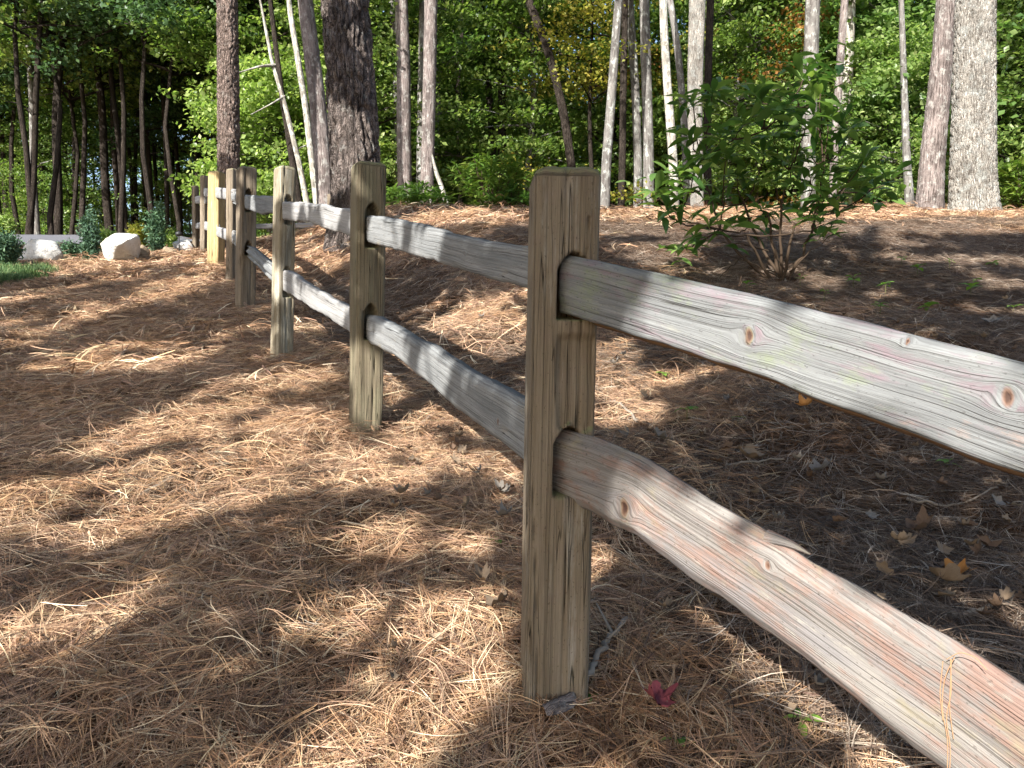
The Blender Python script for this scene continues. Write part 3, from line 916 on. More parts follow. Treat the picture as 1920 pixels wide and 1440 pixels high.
def smooth_path(P, n):
    P = np.array([list(p) for p in P], float); k = np.arange(len(P)); t = np.linspace(0, len(P) - 1, n)
    Q = np.stack([np.interp(t, k, P[:, i]) for i in range(3)], -1)
    w_ = max(1, n // (len(P) * 3))
    for _ in range(w_):
        Q[1:-1] = (Q[:-2] + Q[2:] + 2 * Q[1:-1]) / 4
    return Q

def leaves(P, N, size, aspect=.62, seed=0, fold=.25):
    """kite leaves: P positions, N unit normals; returns V,F,gc"""
    r = np.random.default_rng(seed); n = len(P)
    t = r.normal(size=(n, 3)); t -= (t * N).sum(1)[:, None] * N; t /= np.linalg.norm(t, axis=1)[:, None]
    b = np.cross(N, t)
    s = (size * r.uniform(.65, 1.25, n))[:, None]
    base = P - t * s * .5; tip = P + t * s * .5
    mid = P + t * s * .02
    l = mid + b * s * aspect * .5 + N * s * fold * .4; rr = mid - b * s * aspect * .5 + N * s * fold * .4
    V = np.stack([base, l, tip, rr], 1).reshape(-1, 3)
    k = np.arange(n)[:, None] * 4
    F = np.concatenate([k + np.array([[0, 2, 1]]), k + np.array([[0, 3, 2]])], 0)
    tone = np.clip(r.normal(.5, .25, n), 0, 1)
    g = np.zeros((n, 4, 3)); g[..., 0] = tone[:, None]
    return V, F, g.reshape(-1, 3)

def crown_mesh(name, mat, H, Rad, nbr, ntw, nlf, size, seed, z0=.12, flat=.35, shape='round', upright=.75):
    """sprays of leaves on branches; origin at the trunk base. also returns branch skeleton paths"""
    r = np.random.default_rng(seed)
    hz = z0 + (1 - z0) * r.random(nbr) ** .85
    if shape == 'round':
        reach = Rad * np.sqrt(np.clip(1 - (np.abs(hz - .52) / .56) ** 2.2, .05, 1)) * r.uniform(.6, 1.1, nbr)
    else:
        reach = Rad * np.clip(1.05 - hz, .1, 1) * r.uniform(.7, 1.1, nbr)
    az = r.uniform(0, 2 * math.pi, nbr)
    rise = r.normal(.22, .2, nbr)
    t = r.random((nbr, ntw)) ** .6 * .95 + .08
    D = np.stack([np.cos(az), np.sin(az), rise], -1)
    Pb = np.zeros((nbr, 3)); Pb[:, 2] = hz * H
    tw = Pb[:, None] + D[:, None] * (t * reach[:, None])[..., None]
    tw[..., 2] -= (t ** 2) * reach[:, None] * .16
    spread = (.16 + .5 * (1 - t)) * reach[:, None] * .42 + .12
    tw += r.normal(size=tw.shape) * spread[..., None] * np.array([1, 1, flat * .8])
    L = tw[:, :, None] + r.normal(size=(nbr, ntw, nlf, 3)) * (.21 * np.array([1, 1, flat]))
    P = L.reshape(-1, 3)
    P[:, 2] = np.maximum(P[:, 2], .15)
    N = r.normal(size=P.shape) * .55; N[:, 2] += upright; N[:, 0] += SUN_TO.x * .35; N[:, 1] += SUN_TO.y * .35
    N /= np.linalg.norm(N, axis=1)[:, None]
    V, F, g = leaves(P, N, size, .7, seed)
    me = mesh(name, V, F, mat, False, {'gc': ('FLOAT_VECTOR', g)})
    sk = []
    for i in range(nbr):
        tt = np.linspace(0, .9, 5)
        q = Pb[i] + D[i] * (tt * reach[i])[:, None]; q[:, 2] -= tt ** 2 * reach[i] * .16
        sk.append((q, reach[i]))
    return me, sk

def branch_mesh(name, sk, mat, H, r0, trunk=True, every=1, lean=(0, 0), seed=0):
    mb = MB(); r = np.random.default_rng(seed)
    if trunk:
        k = 10; z = np.linspace(-.4, H, k)
        p = np.stack([.05 * H * .2 * np.sin(z * 1.1 + seed), .05 * H * .2 * np.sin(z * .9 + 2 * seed), z], -1)
        rad = r0 * (1 - .85 * np.clip(z, 0, H) / H); rad[0] *= 1.3
        mb.add(*tube(p, rad, 9))
    for q, L in sk[::every]:
        mb.add(*tube(q, np.linspace(.016 * max(.5, L), .003, len(q)), 4))
    return mb.mesh(name, mat)

VAR = []
for k, (mat, H, Rad, nb_, ntw, nlf, sz, shp, bk) in enumerate([
        (LEAF_OAK, 9., 2.7, 62, 14, 20, .14, 'round', BARK_DARK),
        (LEAF_BRIGHT, 8., 2.6, 56, 14, 20, .14, 'round', BARK_GREY),
        (LEAF_OAK, 10., 2.4, 66, 13, 20, .13, 'round', BARK_GREY),
        (LEAF_DARK, 8.5, 2.6, 56, 13, 24, .09, 'cone', BARK_DARK),
        (LEAF_BRIGHT, 5.5, 2.2, 60, 14, 22, .14, 'round', BARK_GREY),
        (LEAF_YEL, 7., 2.3, 26, 11, 20, .10, 'round', BARK_DARK),
        (LEAF_ORG, 6., 1.6, 16, 9, 16, .09, 'round', BARK_DARK),
        (LEAF_OAK, 12., 2.9, 60, 14, 20, .15, 'round', BARK_DARK), (LEAF_DARK, 12.5, 3.0, 60, 14, 20, .15, 'round', BARK_DARK)]):
    cm, sk = crown_mesh('crown', mat, H, Rad, nb_, ntw, nlf, sz, 40 + k, .42 if k > 6 else .10 if H < 7 else .16, .32, shp)
    tm = branch_mesh('trunk', sk, bk, H, (.0065 if k > 6 else .012) * H, True, 1, seed=k)
    VAR.append((tm, cm))

def bush_tree(v, x, y, s, rz, label, group=None, cat='tree', name='understory_tree', dz=0):
    o = thing(name, label, cat, (x, y, Gf(x, y) + dz), group, rz=rz)
    o.scale = (s, s, s)
    link('trunk', VAR[v][0], o); link('crown', VAR[v][1], o)
    return o

rr = random.Random(4)
# dense far woods: rows of leafy trees
FG = 'leafy trees filling the woods'
lab = {0: 'leafy mid green tree filling the woods behind the fence', 1: 'bright green leafy tree in the woods behind the fence', 2: 'tall slim green tree filling the woods behind the fence',
       3: 'dark green tree in the shady woods behind the fence', 4: 'low bright green tree at the edge of the woods', 5: 'yellowish leafy tree in the woods', 6: 'orange tinged small tree in the woods', 7: 'tall tree with a high green crown in the shady left woods', 8: 'tall tree with a high dark crown in the shady left woods'}
LM_PX = [(-60, 'at the far left edge'), (60, 'over the left end of the road'), (130, 'above the flat boulder'), (185, 'above the narrow columnar shrub'), (240, 'above the tall pale boulder'),
         (300, 'above the sparse columnar shrub'), (365, 'above the last fence posts'), (430, 'behind the scaly pine'), (500, 'over the sunlit yellowish post'), (560, 'behind the dead snag'), (610, 'behind the leaning purplish pine'),
         (665, 'behind the thick furrowed pine'), (720, 'right of the thick furrowed pine'), (758, 'behind the shaded purplish trunk'), (805, 'behind the sunny light grey trunk'), (865, 'over the low dark rhododendron'),
         (930, 'behind the two close dark trunks'), (1000, 'left of the bowed trunk'), (1060, 'behind the nearest post top'), (1137, 'behind the blue grey trunk'), (1205, 'behind the mottled pair of trunks'), (1262, 'behind the slender lichen trunk'),
         (1310, 'behind the blotched trunk'), (1370, 'over the left of the large rhododendron'), (1440, 'over the middle of the large rhododendron'), (1515, 'behind the dappled pale trunk'), (1588, 'behind the white trunk'),
         (1650, 'right of the white trunk'), (1700, 'over the short mossy trunk'), (1755, 'behind the pinkish leaning trunk'), (1826, 'behind the big pale oak'), (1880, 'right of the big pale oak'), (1960, 'at the far right edge')]
KIND = ['mid green leafy tree', 'bright green leafy tree', 'slim green tree', 'dark green tree', 'low bright green tree', 'yellowish leafy tree', 'orange tinged tree', 'high crowned green tree', 'high crowned dark tree']
def place_label(v, x, y):
    px = 960 + FPX * x / y
    lm = min(LM_PX, key=lambda q: abs(q[0] - px))[1]
    rk = 'at the front of the woods' if y < 20 else 'a little inside the woods' if y < 27 else 'deep in the woods' if y < 36 else 'far back in the woods' if y < 49 else 'at the very back'
    return '%s %s, %s' % (KIND[v], lm, rk)
def wood_row(y0, y1, n, smin, smax, pick, x0=-.8, x1=.8):
    for k in range(n):
        t = (k + rr.uniform(.1, .9)) / n
        y = rr.uniform(y0, y1); x = (x0 + (x1 - x0) * t) * y
        v = pick(x / y)
        bush_tree(v, x, y, rr.uniform(smin, smax), rr.uniform(0, 6.28), place_label(v, x, y), FG)
def pick_mid(t):
    if t < -.25:
        return rr.choice([0, 3, 3, 2, 0])
    if t > .3:
        return rr.choice([1, 4, 1, 2, 0])
    return rr.choice([0, 1, 2, 0, 5, 4, 1])
wood_row(16.5, 19, 9, .65, .95, pick_mid, -.22, .74)
wood_row(18, 25, 12, .8, 1., lambda t: rr.choice([7, 8, 7]), -.74, -.26)
wood_row(26, 34, 10, .95, 1.2, lambda t: rr.choice([7, 8, 7]), -.78, -.26)
wood_row(20, 30, 9, .4, .62, lambda t: rr.choice([4, 0, 1]), -.78, -.26)
wood_row(28, 44, 10, .42, .62, lambda t: rr.choice([4, 4, 1]), -.8, -.26)
wood_row(36, 48, 4, 1.0, 1.3, lambda t: rr.choice([0, 1, 7]), -.8, -.26)
wood_row(21, 26, 13, .85, 1.15, pick_mid, -.26, .8)
wood_row(27, 34, 16, 1.0, 1.4, pick_mid, -.26, .8)
wood_row(36, 46, 12, 1.3, 1.8, pick_mid, -.26, .85)
wood_row(50, 66, 11, 1.9, 2.6, lambda t: rr.choice([0, 2, 0, 3]), -.26, .85)

# named trunks ---------------------------------------------------------
tall_sk = None
def tall_crown(H, Rad, seed, mat, nbr=15, ntw=9, nlf=16):
    cm, sk = crown_mesh('crown', mat, H, Rad, nbr, ntw, nlf, .16, seed, .05, .35, 'round')
    return cm, sk
CR = [tall_crown(6, 3.0, 60 + k, (LEAF_DARK, LEAF_OAK)[k % 2]) for k in range(3)]

def tree(pix, D, width, mat, label, name='tree', height=11., res=(24, 60), disp=None, flare=.25, crown=0, cs=1., group=None, limbs=(), taper=.35, cat='tree'):
    """pix: list of (px,row) centre points from base upward at depth D; width: px widths at the first and last"""
    pts = [at(px, py, D) for px, py in pix]
    base = pts[0]; gz = Gf(base.x, base.y)
    P = list(pts)
    if base.z > gz:
        d = (pts[0] - pts[1]).normalized(); k = (base.z - gz + .1) / max(.2, -d.z)
        P = [base + d * k] + P
    # extend upward
    d = (P[-1] - P[-2]).normalized()
    topz = gz + height
    if P[-1].z < topz:
        d2 = Vector((d.x * .6, d.y, 1)).normalized()
        P.append(P[-1] + d2 * ((topz - P[-1].z) / d2.z))
    n = res[1]
    L = [0]
    for a, b in zip(P[:-1], P[1:]):
        L.append(L[-1] + (b - a).length)
    L = np.array(L); Pn = np.array([list(p) for p in P])
    # concentrate the rings in the visible part
    s = np.linspace(0, L[-1], n)
    Q = np.stack([np.interp(s, L, Pn[:, i]) for i in range(3)], -1)
    for _ in range(max(1, n // 12)):
        Q[1:-1] = (Q[:-2] + Q[2:] + 2 * Q[1:-1]) / 4
    rpx0, rpx1 = width
    vis = L[-2] if len(L) > 2 else L[-1]
    r0 = rpx0 / 2 * D / FPX; r1 = rpx1 / 2 * D / FPX
    rad = np.interp(s, [0, vis, L[-1]], [r0, r1, r1 * taper])
    rad = rad * (1 + flare * np.exp(-s / .22))
    o = thing(name, label, cat, (Q[0][0], Q[0][1], gz), group)
    loc = np.array(o.location)
    V, F, g = tube(Q - loc, rad, res[0], disp)
    mb = MB(); mb.add(V, F, g)
    link('trunk', mb.mesh('trunk', mat), o)
    for lm in limbs:
        pl = [at(px, py, D + dd) for px, py, dd in lm[0]]
        Ql = smooth_path(pl, 14)
        V, F, g = tube(Ql - loc, np.linspace(lm[1] / 2 * D / FPX, lm[1] / 6 * D / FPX, 14), 7)
        mb = MB(); mb.add(V, F, g)
        link('branch', mb.mesh('branch', lm[2] if len(lm) > 2 else mat), o)
    if crown is not None:
        cm, sk = CR[crown % 3]
        c_ = link('crown', cm, o); c_.location = Vector(Q[-1]) - Vector(loc) + Vector((0, 0, -3.2 * cs)); c_.scale = (cs, cs, cs)
    return o

tree([(430, 400), (429, 300), (428, 150), (426, 0)], 11.5, (42, 36), BARK_PINE, 'straight reddish pine with scaly bark behind the far fence posts', 'pine_tree', 9.5, (110, 700), bark_disp(.020, 9, 17, 3), .1, 0, .8)
tree([(660, 480), (668, 380), (664, 250), (655, 120), (647, 0)], 9.0, (92, 82), BARK_PINE_D, 'thick dark furrowed pine trunk rising behind the second post', 'pine_tree', 9., (150, 700), bark_disp(.042, 3.2, 15, 5), .15, 1, .8)
tree([(612, 385), (606, 300), (594, 180), (572, 0)], 13., (34, 27), BARK_PINK, 'leaning purplish grey pine left of the thick furrowed trunk', 'pine_tree', 10., (40, 240), bark_disp(.008, 9, 14, 8), .1, 2, .8)
tree([(594, 380), (585, 300), (573, 200), (560, 120), (545, 30)], 13.6, (14, 10), BARK_PALE, 'slim cream coloured bare trunk leaning beside the purplish pine', 'dead_tree', 6., (16, 80), None, .1, None)
tree([(575, 378), (562, 310), (545, 240), (530, 180), (512, 125)], 13.8, (13, 7), BARK_PALE, 'thin dead snag with pale broken top and side branches', 'dead_tree', 5., (14, 60), None, .1, None,
     limbs=[([(516, 122, 0), (490, 124, -.2), (468, 130, -.3), (447, 136, -.4)], 6), ([(534, 180, 0), (505, 197, -.2), (470, 215, -.3)], 4), ([(556, 280, 0), (580, 270, .2), (600, 262, .2)], 3)], taper=.3)
tree([(560, 378), (548, 300), (538, 230), (530, 190)], 14.2, (16, 11), BARK_DARK, 'dark crooked trunk behind the dead snag', 'tree', 7, (14, 50), None, .1, 1, .5)
tree([(801, 350), (803, 250), (806, 120), (808, 0)], 14.5, (24, 24), BARK_PINK, 'straight light grey trunk catching sun behind the upper rail', 'tree', 11, (40, 200), bark_disp(.006, 8, 14, 9), .1, 0, .8)
tree([(790, 350), (792, 200), (794, 90), (795, 0)], 16.2, (20, 18), BARK_GREY, 'grey trunk close behind the light trunk in the sun', 'tree', 11, (20, 80), None, .1, 1, .8)
tree([(759, 362), (757, 250), (757, 130), (752, 0)], 15., (28, 24), BARK_PINK, 'purplish grey shaded trunk right of the thick pine', 'tree', 11, (30, 120), bark_disp(.006, 8, 14, 10), .1, 2, .8)
tree([(747, 362), (745, 250), (742, 100), (735, 0)], 16.8, (12, 12), BARK_GREY, 'thin grey trunk at the left of the purplish trunk', 'tree', 10, (16, 60), None, .1, 0, .7)
tree([(838, 385), (828, 350), (818, 325)], 13.0, (10, 8), BARK_PALE, 'short pale leaning stump trunk above the upper rail', 'dead_tree', 1.2, (12, 20), None, .1, None)
tree([(924, 300), (922, 230), (915, 150), (905, 60)], 19., (14, 13), BARK_DARK, 'left of two dark close trunks in the middle of the woods', 'tree', 11, (14, 50), None, .1, 0, .8)
tree([(942, 300), (941, 230), (942, 150), (940, 0)], 18.5, (17, 15), BARK_DARK, 'right of two dark close trunks in the middle of the woods', 'tree', 11, (14, 50), None, .1, 1, .8)
tree([(1071, 310), (1062, 240), (1050, 180), (1035, 120), (1015, 60), (990, 0)], 16., (17, 15), BARK_DARK, 'dark bowed trunk curving to the left over the nearest post', 'tree', 11, (20, 80), None, .1, 2, .7)
tree([(1133, 405), (1137, 300), (1146, 190), (1153, 90), (1160, 0)], 14., (20, 15), BARK_GREY, 'pale blue grey smooth trunk right of the nearest post', 'tree', 10, (24, 90), None, .15, 0, .7)
tree([(1164, 405), (1167, 300), (1168, 200), (1172, 0)], 15.4, (14, 12), BARK_DARK, 'slim dark trunk beside the pale blue grey trunk', 'tree', 10, (16, 60), None, .1, 1, .7)
tree([(1195, 405), (1196, 300), (1192, 180), (1180, 0)], 15.8, (17, 15), BARK_GREY, 'left of a close pair of pale mottled trunks', 'tree', 10, (20, 70), None, .1, 2, .7)
tree([(1216, 405), (1216, 300), (1213, 180), (1208, 0)], 15.2, (22, 18), BARK_GREY, 'right and thicker of a close pair of pale mottled trunks', 'tree', 10, (20, 70), None, .1, 0, .7)
tree([(1265, 400), (1262, 300), (1252, 170), (1245, 60), (1243, 0)], 12.6, (18, 14), BARK_PALE, 'slender pale lichen trunk at the left edge of the rhododendron', 'tree', 10, (24, 120), None, .1, 1, .6)
tree([(1290, 400), (1284, 250), (1274, 120), (1262, 30), (1255, 0)], 13.4, (14, 12), BARK_GREY, 'thin grey leaning trunk behind the rhododendron', 'tree', 10, (16, 80), None, .1, 2, .6)
tree([(1308, 400), (1303, 250), (1304, 120), (1308, 0)], 13., (24, 30), BARK_OAK, 'brown and white blotched trunk above the rhododendron', 'tree', 10, (30, 120), bark_disp(.008, 6, 10, 13), .1, 0, .7)
tree([(1328, 400), (1326, 250), (1328, 120), (1332, 0)], 13.9, (14, 14), BARK_DARK, 'dark trunk touching the blotched trunk above the rhododendron', 'tree', 10, (16, 60), None, .1, 1, .7)
tree([(1515, 395), (1516, 280), (1520, 130), (1524, 0)], 14., (26, 26), BARK_GREY, 'dappled pale trunk behind the top of the rhododendron', 'tree', 10, (30, 120), bark_disp(.006, 6, 10, 14), .1, 2, .7)
tree([(1560, 395), (1566, 250), (1575, 120), (1584, 0)], 13., (14, 13), BARK_PINK, 'thin leaning brownish trunk crossing the white trunk', 'tree', 10, (16, 80), None, .1, 0, .6)
tree([(1585, 395), (1586, 280), (1588, 160), (1592, 40), (1594, 0)], 14.6, (25, 20), BARK_PALE, 'bright white sunlit trunk behind the right side of the rhododendron', 'tree', 10, (24, 90), None, .1, 1, .6)
tree([(1742, 396), (1748, 300), (1758, 200), (1768, 100), (1775, 0)], 11.2, (46, 34), BARK_PINK, 'pinkish grey leaning trunk left of the big pale oak', 'tree', 9.5, (60, 300), bark_disp(.008, 7, 11, 15), .3, 2, .7)
tree([(1826, 408), (1824, 320), (1826, 200), (1827, 100), (1829, 0)], 10.6, (78, 64), BARK_OAK, 'big pale oak trunk with rough flaky bark at the right', 'oak_tree', 9.5, (130, 560), bark_disp(.020, 9, 21, 17), .18, 0, .8)
tree([(1706, 388), (1703, 340), (1700, 300)], 13., (18, 14), BARK_GREY, 'short grey mossy trunk behind the pinkish trunk', 'tree', 6, (16, 40), None, .3, 1, .5)
tree([(1880, 300), (1882, 200), (1880, 140)], 20., (14, 12), BARK_GREY, 'distant bluish trunk right of the big pale oak', 'tree', 10, (14, 40), None, .1, 2, .7)

# slim trunks of the left wood, standing beyond the road
SLIM = []
for k in range(4):
    z = np.linspace(-.8, 12, 34); r_ = np.random.default_rng(80 + k)
    p = np.stack([.12 * np.sin(z * .5 + k) + .05 * np.sin(z * 1.3 + 2 * k), .1 * np.cos(z * .45 + k), z], -1)
    mb = MB(); mb.add(*tube(p, .12 * (1 - .55 * np.clip(z, 0, 12) / 12), 12))
    for q in range(9):
        zb_ = r_.uniform(2, 9); a_ = r_.uniform(0, 6.28); L_ = r_.uniform(.5, 1.6)
        t_ = np.linspace(0, 1, 6)
        mb.add(*tube(np.stack([p[0, 0] * 0 + np.cos(a_) * L_ * t_, np.sin(a_) * L_ * t_, zb_ + L_ * .35 * t_ + .1 * np.sin(t_ * 5)], -1), np.linspace(.02, .004, 6), 4))
    SLIM.append([mb.mesh('trunk', mt) for mt in (BARK_DARK, BARK_GREY)])
def slim(px, D, wpx, lean, mi, label, group=None, h=1., crown=None):
    q = gxy(px, D); s = wpx * D / FPX / .24
    o = thing('tree', label, 'tree', q, group, rz=rr.uniform(0, 6.28))
    t = link('trunk', SLIM[rr.randrange(4)][mi], o)
    t.scale = (s, s, h); 
    o.rotation_euler = (0, lean, 0)
    c_ = link('crown', CR[rr.randrange(3)][0], o); c_.location = (0, 0, 8.6 * h); c_.scale = (.75, .75, .6)
    return o
slim(118, 19, 16, .05, 0, 'thick dark trunk left of the columnar shrubs beyond the road')
slim(52, 18, 12, .10, 0, 'dark trunk leaning right beyond the road at far left')
slim(205, 21, 16, 0, 0, 'reddish dark trunk between the two columnar shrubs')
slim(222, 22, 12, 0, 0, 'dark trunk just right of the reddish trunk beyond the road')
slim(245, 20, 11, -.04, 0, 'dark trunk above the big white boulder')
slim(70, 20, 12, .02, 1, 'grey trunk beyond the road near the left edge')
for px, D, w_, ln, mi in [(5, 20, 9, 0, 0), (20, 24, 9, 0, 0), (33, 28, 7, .02, 0), (88, 26, 8, 0, 1), (98, 23, 9, -.02, 0), (135, 26, 8, 0, 0), (146, 22, 8, .02, 0),
                          (160, 30, 6, 0, 1), (175, 25, 7, 0, 0), (188, 31, 6, 0, 0), (233, 28, 7, 0, 0), (262, 24, 8, .03, 0), (275, 30, 7, 0, 0), (292, 23, 9, 0, 0),
                          (305, 27, 8, 0, 0), (318, 21, 9, .02, 0), (332, 29, 7, 0, 0), (345, 24, 9, 0, 0), (380, 26, 8, 0, 0), (470, 24, 9, .02, 0), (495, 28, 9, -.03, 0),
                          (635, 26, 8, 0, 0), (705, 22, 10, .02, 0), (725, 27, 8, 0, 0), (860, 22, 10, .02, 0), (885, 27, 8, 0, 1), (975, 25, 9, 0, 0), (1005, 22, 10, 0, 0),
                          (1100, 24, 10, 0, 0), (1350, 23, 10, .02, 0), (1390, 23, 10, 0, 0), (1430, 22, 9, 0, 1), (1470, 24, 9, 0, 0), (1640, 25, 8, 0, 0), (1890, 19, 14, 0, 0), (1905, 23, 12, 0, 1)]:
    slim(px, D, w_, ln, mi, 'slim %s trunk %s' % ('dark' if mi == 0 else 'grey', min(LM_PX, key=lambda q: abs(q[0] - px))[1] + (', nearer one' if D < 23.5 else ', deeper in the woods')), 'slim trunks in the woods', 1.)

# placed leafy features
def feature(v, px, row, D, s, label, rz=0., centre=.55):
    q = at(px, row, D); H = [9, 8, 10, 8.5, 5.5, 7, 6, 12, 12][v] * s
    x, y = q.x, q.y; g0 = Gf(x, y)
    bush_tree(v, x, y, s, rz, label, None, 'tree', 'understory_tree')
feature(4, 1650, 200, 15.5, .95, 'bright sunlit maple between the white trunk and the pinkish trunk', .5)
feature(4, 1690, 250, 14., .62, 'low sunlit maple foliage left of the pinkish trunk', 2.)
feature(1, 1420, 100, 17, .85, 'sunlit green tree behind the top of the rhododendron', 1.)
feature(5, 1110, 150, 16.5, .85, 'yellow green tree above the nearest post', 2.)
feature(6, 1500, 40, 16.5, 1.0, 'small tree with thin orange leaves at the top right', 3.)
feature(6, 1150, 40, 19, 1.1, 'small tree with orange leaves above the nearest post', 4.)
feature(8, 270, 150, 17.5, .85, 'dark feathery evergreen hanging over the left woods', 1.)
feature(8, 40, 150, 18, .95, 'dark evergreen at the far left of the woods', 2.)
feature(7, 150, 100, 20, 1.0, 'leafy tree over the road at the left', 4.)
feature(4, 500, 250, 17, .8, 'low leafy tree behind the far fence posts', 5.)

# ================================================================== SHRUBS
def blade(L, W_, n=6, droop=.25, fold=.18, curl=0.):
    """one long leaf along +x from the origin"""
    V = []; F = []
    for i in range(n + 1):
        t = i / n
        wv = W_ * (math.sin(math.pi * min(1, t * .93 + .04)) ** .8) * (.35 + .65 * sm(t * 1.6))
        if i == 0: wv = W_ * .07
        if i == n: wv = W_ * .03
        x = L * t; z = -droop * L * t * t + .06 * L * math.sin(t * 3)
        V += [(x, -wv / 2, z + fold * wv), (x, 0, z), (x, wv / 2, z + fold * wv)]
    for i in range(n):
        a = i * 3
        F += [(a, a + 3, a + 4, a + 1), (a + 1, a + 4, a + 5, a + 2)]
    return np.array(V, float), np.array(F)

BL = []
for k in range(6):
    V, F = blade(1.0, [.30, .34, .29, .32, .36, .31][k], 6, [.1, .25, .4, .15, .3, .5][k], [.2, .12, .25, .15, .05, .2][k])
    g = np.zeros((len(V), 3)); g[:, 0] = [.2, .5, .8, .35, .6, .95][k]
    BL.append(mesh('leaf', V, F, LEAF_RHO, True, {'gc': ('FLOAT_VECTOR', g)}))

def path_tube(mb, a, b, r0, r1, bow, r, n=9, seg=6):
    a = np.array(a, float); b = np.array(b, float); t = np.linspace(0, 1, n)[:, None]
    mid = (a + b) / 2 + np.array(bow)
    q = (1 - t) ** 2 * a + 2 * t * (1 - t) * mid + t ** 2 * b
    q[1:-1] += r.normal(0, .006, (n - 2, 3))
    mb.add(*tube(q, np.linspace(r0, r1, n), seg))

def big_rhodo():
    D = 5.1
    b0 = ground(1468, 532, 3.5, 7)
    D = b0.y
    o = thing('rhododendron_bush', 'large dark green rhododendron with long whorled leaves growing behind the near panel', 'shrub', b0)
    r = np.random.default_rng(21)
    loc = np.array(b0)
    W_ = [(1300, 200), (1335, 180), (1228, 362), (1250, 398), (1283, 465), (1300, 312), (1350, 258), (1398, 230), (1432, 290), (1382, 335), (1342, 378), (1452, 345),
          (1468, 215), (1505, 150), (1525, 190), (1490, 265), (1552, 225), (1562, 288), (1590, 245), (1600, 322), (1640, 352), (1520, 335), (1545, 375), (1500, 395),
          (1430, 395), (1402, 425), (1545, 420), (1330, 425), (1272, 330), (1300, 262), (1412, 178), (1450, 255), (1512, 128), (1538, 155), (1490, 175), (1620, 300), (1668, 338), (1610, 372), (1480, 308),
          (1362, 298), (1522, 292), (1318, 345), (1510, 240), (1440, 205)]
    nodes = []
    mains = [(1400, 440, -.12), (1440, 400, .12), (1490, 420, -.1), (1350, 430, .1), (1530, 400, .1), (1465, 380, .0), (1395, 380, .2)]
    stems = MB()
    for (px, py, dd) in mains:
        e = np.array(at(px, py, D + dd)) - loc
        path_tube(stems, (r.normal(0, .02), r.normal(0, .02), -.03), e, .013, .008, (e[0] * .15, 0, -.05), r)
        nodes.append(e)
    sub = []
    for i, (px, py) in enumerate(W_):
        dd = r.uniform(-.45, .45)
        p = np.array(at(px, py, D + dd)) - loc
        sc_ = [np.linalg.norm((p - n_) * np.array([1, .6, .5])) + (.6 if n_[2] > p[2] else 0) for n_ in nodes]
        n_ = nodes[int(np.argmin(sc_))]
        path_tube(stems, n_, p, .0065, .0035, ((p - n_)[0] * .2, 0, -.06), r)
        if len(nodes) < 24 and np.linalg.norm(p - n_) > .25:
            nodes.append(n_ + (p - n_) * .6 + np.array([0, 0, -.03]))
        sub.append(p)
    link('stem', stems.mesh('stem', TWIG), o)
    cnt = 0
    for p in sub:
        nl = r.integers(6, 9); a0 = r.uniform(0, 6.28); tilt = r.normal(0, .25, 2)
        for j in range(nl):
            if cnt >= 300: break
            a = a0 + j * 2 * math.pi / nl + r.normal(0, .12)
            up = r.uniform(-.15, .85)
            lf = link('leaf', BL[r.integers(0, 6)], o)
            lf.location = p + np.array([0, 0, r.uniform(-.015, .015)])
            L_ = r.uniform(.15, .215)
            lf.scale = (L_, L_, L_)
            e = Euler((r.normal(0, .35), -up, a), 'XYZ')
            lf.rotation_euler = e
            cnt += 1
    # the remaining leaves, past the first three hundred, joined
    ex = MB()
    for q in range(430):
        p = sub[r.integers(0, len(sub))] + r.normal(0, .075, 3)
        bm_ = BL[r.integers(0, 6)]
        V = np.array([v.co[:] for v in bm_.vertices]) * r.uniform(.13, .19)
        V = V @ np.array(Euler((r.normal(0, .35), -r.uniform(-.4, .8), r.uniform(0, 6.28))).to_matrix()).T + p
        g = np.zeros((len(V), 3)); g[:, 0] = r.random()
        ex.add(V, np.array([list(f.vertices) for f in bm_.polygons]), g)
    link('leaf_mass', ex.mesh('leaf_mass', LEAF_RHO), o, kind='stuff')
    # thin dead twigs low down
    tw = MB()
    for (a_, b_) in [((1468, 525), (1340, 470)), ((1440, 470), (1330, 455)), ((1468, 520), (1400, 500)), ((1480, 510), (1560, 440)), ((1470, 505), (1430, 430)), ((1400, 480), (1350, 520))]:
        path_tube(tw, np.array(at(*a_, D)) - loc, np.array(at(*b_, D - .1)) - loc, .005, .002, (0, 0, .03), r)
    link('dead_twig', tw.mesh('dead_twig', TWIG), o, kind=None)
big_rhodo()

